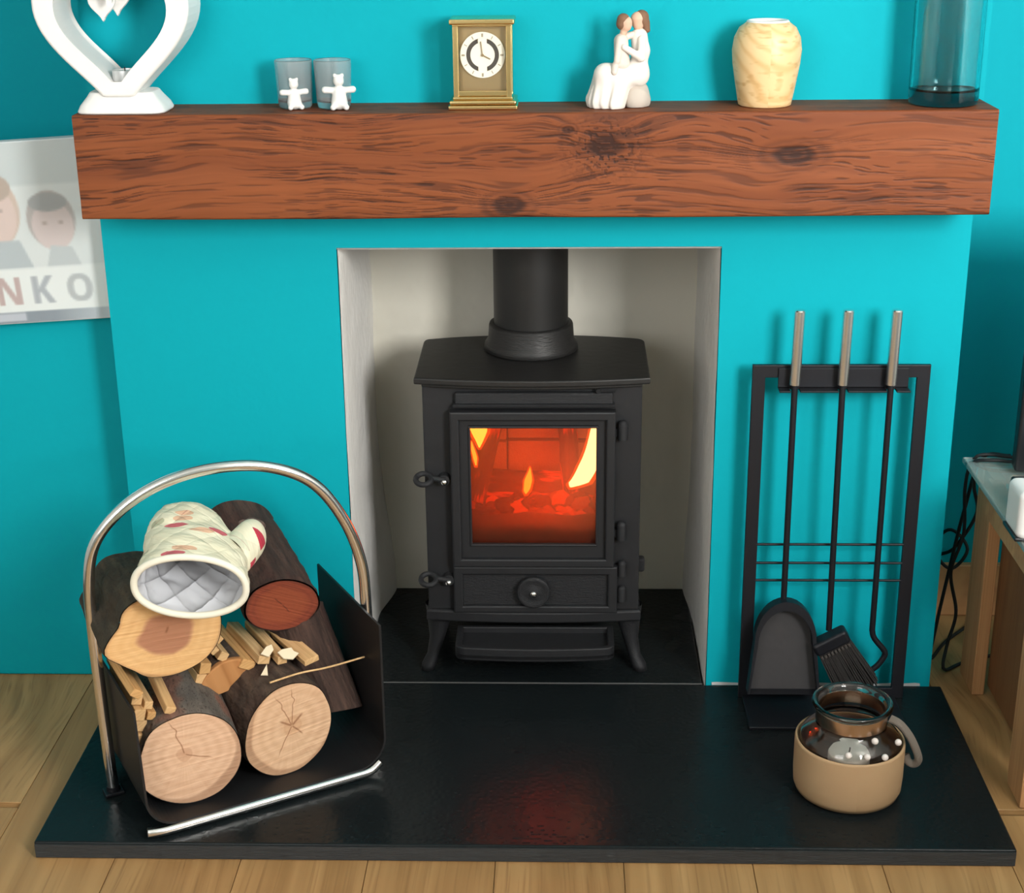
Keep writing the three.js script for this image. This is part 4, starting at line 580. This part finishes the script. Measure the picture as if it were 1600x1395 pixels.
{
  // carved figurine: a seated woman in a long white dress hugging a child on her lap
  const o = thing('figurine', 'carved white figurine of a seated woman hugging a child on her lap', 'figurine', [0.137, MT, 0.062]);
  const wm = std({ color: new THREE.Color(0.76, 0.70, 0.64), roughness: 0.7 });
  const dress = field(0, 0.07, 0, 0.085, 96, (x, y, z) => {
    let d = capsule(x, y, z, [0.028, 0.048, 0], [0.034, 0.082, 0], 0.0155, 0.012);
    d = smin(d, capsule(x, y, z, [0.034, 0.082, 0], [0.031, 0.103, 0], 0.013, 0.0125), 0.006);
    d = smin(d, capsule(x, y, z, [0.028, 0.048, 0.004], [-0.020, 0.050, 0.012], 0.0165, 0.0135), 0.01);
    d = smin(d, capsule(x, y, z, [0.028, 0.048, -0.004], [-0.018, 0.048, -0.010], 0.0165, 0.0135), 0.01);
    d = smin(d, capsule(x, y, z, [-0.018, 0.048, 0.010], [-0.026, 0.010, 0.012], 0.0145, 0.017), 0.012);
    d = smin(d, capsule(x, y, z, [-0.018, 0.046, -0.006], [-0.030, 0.010, -0.006], 0.0145, 0.017), 0.012);
    d = smin(d, capsule(x, y, z, [0.004, 0.040, 0.012], [-0.004, 0.008, 0.020], 0.016, 0.015), 0.01);
    d += 0.0012 * Math.sin((x * 0.8 + z) * 420) * step(0.05, 0.01, y);
    return Math.max(d, 0.0006 - y);
  });
  part(o, 'dress', dress, wm);
  part(o, 'seat', field(0.03, 0.022, -0.004, 0.034, 36, (x, y, z) => Math.max(smin(capsule(x, y, z, [0.029, 0.016, 0], [0.031, 0.022, -0.006], 0.0185, 0.016), capsule(x, y, z, [0.026, 0.008, 0.004], [0.035, 0.008, -0.006], 0.016, 0.015), 0.008), 0.0006 - y)), std({ color: new THREE.Color(0.50, 0.44, 0.38), roughness: 0.8 }), 'rounded stone seat');
  const skin = std({ color: new THREE.Color(0.66, 0.42, 0.30), roughness: 0.7 }), hair = std({ color: new THREE.Color(0.20, 0.10, 0.055), roughness: 0.75 });
  part(o, 'woman_head', field(0.03, 0.122, 0.002, 0.026, 40, (x, y, z) => { let d = capsule(x, y, z, [0.0315, 0.105, 0], [0.030, 0.116, 0.001], 0.0055, 0.0055); d = smin(d, capsule(x, y, z, [0.029, 0.121, 0.001], [0.0285, 0.128, 0.001], 0.0085, 0.0105), 0.003); return smin(d, capsule(x, y, z, [0.0205, 0.1225, 0.003], [0.0212, 0.1255, 0.003], 0.0016, 0.001), 0.002); }), skin);
  part(o, 'woman_hair', field(0.033, 0.124, -0.001, 0.026, 36, (x, y, z) => { let d = capsule(x, y, z, [0.0345, 0.128, -0.002], [0.0345, 0.130, -0.002], 0.0108, 0.0108); d = smin(d, capsule(x, y, z, [0.040, 0.121, -0.002], [0.043, 0.112, -0.002], 0.007, 0.0045), 0.003); return d; }), hair);
  const childC = std({ color: new THREE.Color(0.66, 0.58, 0.51), roughness: 0.75 });
  part(o, 'child', field(0.002, 0.082, 0.012, 0.044, 60, (x, y, z) => { let d = capsule(x, y, z, [0.006, 0.066, 0.012], [0.004, 0.098, 0.012], 0.0115, 0.0105); d = smin(d, capsule(x, y, z, [0.002, 0.100, 0.018], [-0.002, 0.070, 0.024], 0.006, 0.0048), 0.002); d = smin(d, capsule(x, y, z, [0.006, 0.102, 0.006], [0.022, 0.106, 0.004], 0.006, 0.005), 0.002); d = smin(d, capsule(x, y, z, [-0.004, 0.064, 0.022], [-0.006, 0.054, 0.026], 0.0055, 0.0045), 0.002); return d; }), childC);
  part(o, 'child_head', field(0.010, 0.122, 0.011, 0.022, 36, (x, y, z) => { let d = capsule(x, y, z, [0.006, 0.104, 0.012], [0.008, 0.113, 0.012], 0.005, 0.005); d = smin(d, capsule(x, y, z, [0.011, 0.119, 0.012], [0.011, 0.124, 0.012], 0.0082, 0.0092), 0.002); return smin(d, capsule(x, y, z, [0.0185, 0.1205, 0.012], [0.018, 0.123, 0.012], 0.0014, 0.001), 0.0015); }), skin);
  part(o, 'child_hair', field(0.007, 0.125, 0.011, 0.022, 36, (x, y, z) => capsule(x, y, z, [0.0055, 0.122, 0.011], [0.007, 0.1275, 0.011], 0.0090, 0.0096)), hair);
  part(o, 'arm', field(0.022, 0.09, 0.016, 0.036, 48, (x, y, z) => smin(capsule(x, y, z, [0.0345, 0.100, 0.012], [0.034, 0.074, 0.020], 0.0062, 0.0055), capsule(x, y, z, [0.034, 0.074, 0.020], [0.008, 0.090, 0.024], 0.0055, 0.0045), 0.003)), wm, 'arm folded round the child');
}
{
  const vaseT = tex(512, 512, (u, v) => { const q = (v * 9 + Math.sin(u * 6.283 + 1) * 2.4 * (0.4 + v) + fbm(u * 4, v * 3, 2, 3) * 2.4), b = 0.5 + 0.5 * Math.sin(q * 5), f = fbm(u * 20, v * 60, 4, 2); return mix3(mix3([228, 196, 146], [206, 164, 108], Math.pow(b, 3) * 0.6), [168, 118, 62], clamp((f - 0.6) * 1.6)); });
  const o = thing('wooden_vase', 'rounded turned vase of pale striped wood on the mantel', 'vase', [0.3585, MT, 0.055]);
  part(o, 'body', lathe([[0, 0], [0.036, 0], [0.0395, 0.002], [0.041, 0.010], [0.0455, 0.035], [0.050, 0.062], [0.0515, 0.082], [0.049, 0.100], [0.042, 0.114], [0.033, 0.1205], [0.031, 0.1225], [0.028, 0.1215], [0.0275, 0.115], [0.0275, 0.02], [0, 0.018]], 72), std({ map: vaseT, roughness: 0.42 }));
  part(o, 'rim', new THREE.TorusGeometry(0.0285, 0.0032, 12, 56).rotateX(Math.PI / 2).translate(0, 0.1215, 0), M.white, 'white rim');
}
{
  const o = thing('glass_vase', 'tall clear glass vase with refracted darkness put into its tint, right end of the mantel', 'vase', [0.625, MT, 0.055]);
  const pr = [[0, 0], [0.047, 0], [0.0505, 0.003], [0.0515, 0.012], [0.052, 0.34], [0.0505, 0.343], [0.048, 0.34], [0.0465, 0.026], [0.042, 0.021], [0, 0.020]];
  part(o, 'glass', lathe(pr, 72), phys({ color: new THREE.Color(0.80, 0.92, 0.92), roughness: 0.04, transmission: 1, thickness: 0.006, ior: 1.5, attenuationColor: new THREE.Color(0.25, 0.6, 0.62), attenuationDistance: 0.05 }));  // teal tint imitates the dark tones refracted through clear glass
}
// ---------------------------------------------------------------- picture on the left alcove wall
{
  const o = thing('canvas_print', 'tilted pale photo canvas of two smiling faces on the left alcove wall', 'picture', [-0.885, 0.827, -0.066]);
  o.rotation.z = 0.062;
  const cv = document.createElement('canvas'); cv.width = 128; cv.height = 96; const c = cv.getContext('2d'); c.scale(0.25, 0.25);
  c.fillStyle = '#d3dada'; c.fillRect(0, 0, 512, 384);
  const el = (x, y, rx, ry, col, rot = 0) => { c.fillStyle = col; c.beginPath(); c.ellipse(x, y, rx, ry, rot, 0, 6.2832); c.fill(); };
  c.fillStyle = '#c3cccd'; c.fillRect(0, 0, 512, 90);
  el(265, 140, 66, 80, '#c9b8ac'); el(265, 150, 58, 70, '#d4c2bb'); el(262, 92, 58, 34, '#b3a59a');
  el(395, 165, 52, 62, '#b4b0ae'); el(397, 178, 45, 52, '#cfc3c1'); el(393, 128, 42, 20, '#a2a5a6');
  c.fillStyle = '#b2bcc0'; c.beginPath(); c.moveTo(180, 290); c.lineTo(225, 205); c.lineTo(320, 205); c.lineTo(350, 290); c.fill();
  c.fillStyle = '#bcc4c6'; c.beginPath(); c.moveTo(365, 280); c.lineTo(385, 220); c.lineTo(430, 225); c.lineTo(452, 285); c.fill();
  c.fillStyle = '#dfe5e4'; c.fillRect(0, 265, 512, 119);
  for (const [x, y] of [[245, 140], [290, 140], [380, 172], [415, 172]]) el(x, y, 6, 4, '#b3a6a1');
  { const gr = c.createLinearGradient(0, 0, 512, 0); gr.addColorStop(0, '#7f8b95'); gr.addColorStop(0.72, '#8a949d'); gr.addColorStop(1, '#c9d2d6'); c.fillStyle = gr; c.fillRect(0, 360, 512, 24); c.fillStyle = '#b9bfc8'; c.fillRect(215, 362, 90, 18); }
  // the letter-shaped photo collage along the bottom
  c.font = 'bold 84px sans-serif'; for (const [ch, x, col] of [['N', 245, '#b9a6a4'], ['K', 322, '#a9b0b6'], ['O', 400, '#b3b9bb']]) { c.fillStyle = col; c.fillText(ch, x, 346); }
  const t = new THREE.CanvasTexture(cv); t.colorSpace = THREE.SRGBColorSpace; t.magFilter = THREE.LinearFilter;
  part(o, 'printed_face', new THREE.PlaneGeometry(0.396, 0.297).translate(0, 0, 0.0262), std({ map: t, roughness: 0.45 }));
  part(o, 'canvas_block', rbox(0.4, 0.301, 0.026, 0.003, 0, 0, 0.013), std({ color: new THREE.Color(0.66, 0.69, 0.70), roughness: 0.7 }));
}
// ---------------------------------------------------------------- media stand at the right edge
{
  const o = thing('media_stand', 'light wood media stand with a glass top, cut by the right edge of the photo', 'media stand', [0.765, 0, 0]);
  const w = M.beech;
  part(o, 'glass_top', rbox(0.74, 0.010, 0.46, 0.002, 0.355, 0.410, 0.12), phys({ color: new THREE.Color(0.78, 0.90, 0.86), roughness: 0.04, transmission: 0.75, thickness: 0.01, ior: 1.5 }), 'greenish glass top');
  part(o, 'side_panel', merge([rbox(0.022, 0.403, 0.085, 0.002, 0.025, 0.2025, -0.055), rbox(0.022, 0.403, 0.075, 0.002, 0.012, 0.2025, 0.305), rbox(0.02, 0.06, 0.30, 0.002, 0.018, 0.372, 0.125)]), w);
  part(o, 'side_panel', merge([rbox(0.022, 0.403, 0.085, 0.002, 0.69, 0.2025, -0.055), rbox(0.022, 0.403, 0.075, 0.002, 0.70, 0.2025, 0.305), rbox(0.02, 0.06, 0.30, 0.002, 0.695, 0.372, 0.125)]), w);
  part(o, 'shade_panel', rbox(0.014, 0.37, 0.30, 0.002, 0.05, 0.2, 0.125), std({ map: lightWoodTex, color: new THREE.Color(0.42, 0.34, 0.28), roughness: 0.6 }), 'inner panel darkened for the shade inside the open side');  // wood darkened to paint the shade of the open interior
  part(o, 'shelf', rbox(0.60, 0.018, 0.34, 0.002, 0.375, 0.12, 0.11), w);
  part(o, 'rear_rail', rbox(0.70, 0.03, 0.03, 0.002, 0.36, 0.389, -0.082), w);
  const B = std({ color: new THREE.Color(0.012, 0.013, 0.015), roughness: 0.35 });
  const sb = thing('set_top_box', 'flat black box on the glass top of the media stand', 'set-top box', [0.915, 0.4155, 0.185]);
  part(sb, 'case', rbox(0.28, 0.042, 0.19, 0.004, 0, 0.022, 0), B);
  part(sb, 'front_strip', rbox(0.26, 0.012, 0.003, 0.001, 0, 0.024, 0.0955), std({ color: new THREE.Color(0.05, 0.055, 0.06), roughness: 0.2 }));
  const rt = thing('white_router', 'upright white rounded device in front of the television', 'router', [0.760, 0.4155, 0.222]);
  part(rt, 'case', rbox(0.036, 0.078, 0.075, 0.012, 0, 0.041, 0, 5), M.white);
  part(rt, 'dark_base', rbox(0.04, 0.006, 0.07, 0.002, 0, 0.003, 0), B);
  const tv = thing('television', 'dark television with a purplish edge, just cut by the right edge of the photo', 'television', [1.172, 0.4155, 0.01], -0.12);
  part(tv, 'case', rbox(0.72, 0.43, 0.035, 0.006, 0, 0.222, 0), B);
  part(tv, 'screen', rbox(0.69, 0.40, 0.004, 0.001, 0, 0.224, 0.018), std({ color: new THREE.Color(0.03, 0.016, 0.04), roughness: 0.15 }), 'dark purplish screen');
  part(tv, 'stand_foot', merge([rbox(0.3, 0.012, 0.16, 0.004, 0, 0.006, 0), rbox(0.06, 0.09, 0.03, 0.004, 0, 0.05, -0.025)]), B);
  const cm = std({ color: new THREE.Color(0.008, 0.008, 0.009), roughness: 0.6 });
  const cable = (label, pts) => solo('cable', tube(pts, 0.0032, 90, 8), cm, label, 'cable');
  cable('thick black cable hanging from the rear corner of the media stand', [[0.86, 0.421, -0.06], [0.79, 0.424, -0.07], [0.762, 0.41, -0.09], [0.757, 0.36, -0.10], [0.765, 0.27, -0.11], [0.752, 0.19, -0.12], [0.768, 0.11, -0.12], [0.755, 0.05, -0.11], [0.748, 0.01, -0.09], [0.80, 0.005, -0.13], [0.95, 0.005, -0.2]]);
  cable('looped black cable tangled behind the media stand', [[0.84, 0.421, -0.09], [0.772, 0.42, -0.10], [0.775, 0.36, -0.11], [0.79, 0.30, -0.13], [0.765, 0.22, -0.16], [0.745, 0.19, -0.19], [0.775, 0.16, -0.2], [0.80, 0.2, -0.2], [0.77, 0.23, -0.22], [0.74, 0.17, -0.27], [0.72, 0.15, -0.32]]);
  cable('thin black cable running down to the skirting board behind the media stand', [[0.83, 0.421, -0.1], [0.785, 0.41, -0.115], [0.77, 0.3, -0.14], [0.758, 0.14, -0.17], [0.745, 0.06, -0.16], [0.735, 0.006, -0.14], [0.78, 0.005, -0.21], [0.86, 0.006, -0.3]]);
}
{
  // added unseen chair beside the camera as a light blocker: its back shades the low right of the hearth from the window
  const o = thing('added_armchair', 'added unseen grey chair facing the fire as a light blocker, outside the right edge of the photo', 'added_armchair', [1.1, 0, 1.35], 3.78);
  const fab = std({ color: new THREE.Color(0.20, 0.20, 0.21), roughness: 0.95 });
  part(o, 'seat', rbox(0.62, 0.2, 0.62, 0.04, 0, 0.33, 0.02), fab); part(o, 'backrest', rbox(0.84, 0.76, 0.18, 0.06, 0, 0.62, -0.34), fab);
  for (const sx of [-1, 1]) part(o, 'armrest', rbox(0.13, 0.42, 0.72, 0.045, sx * 0.36, 0.40, 0.0), fab);
  for (const sx of [-1, 1]) for (const sz of [-1, 1]) part(o, 'leg', cyl(0.022, 0.016, 0.2, sx * 0.32, 0.1, sz * 0.28, 16), M.beech);
}
renderer.render(scene, camera);
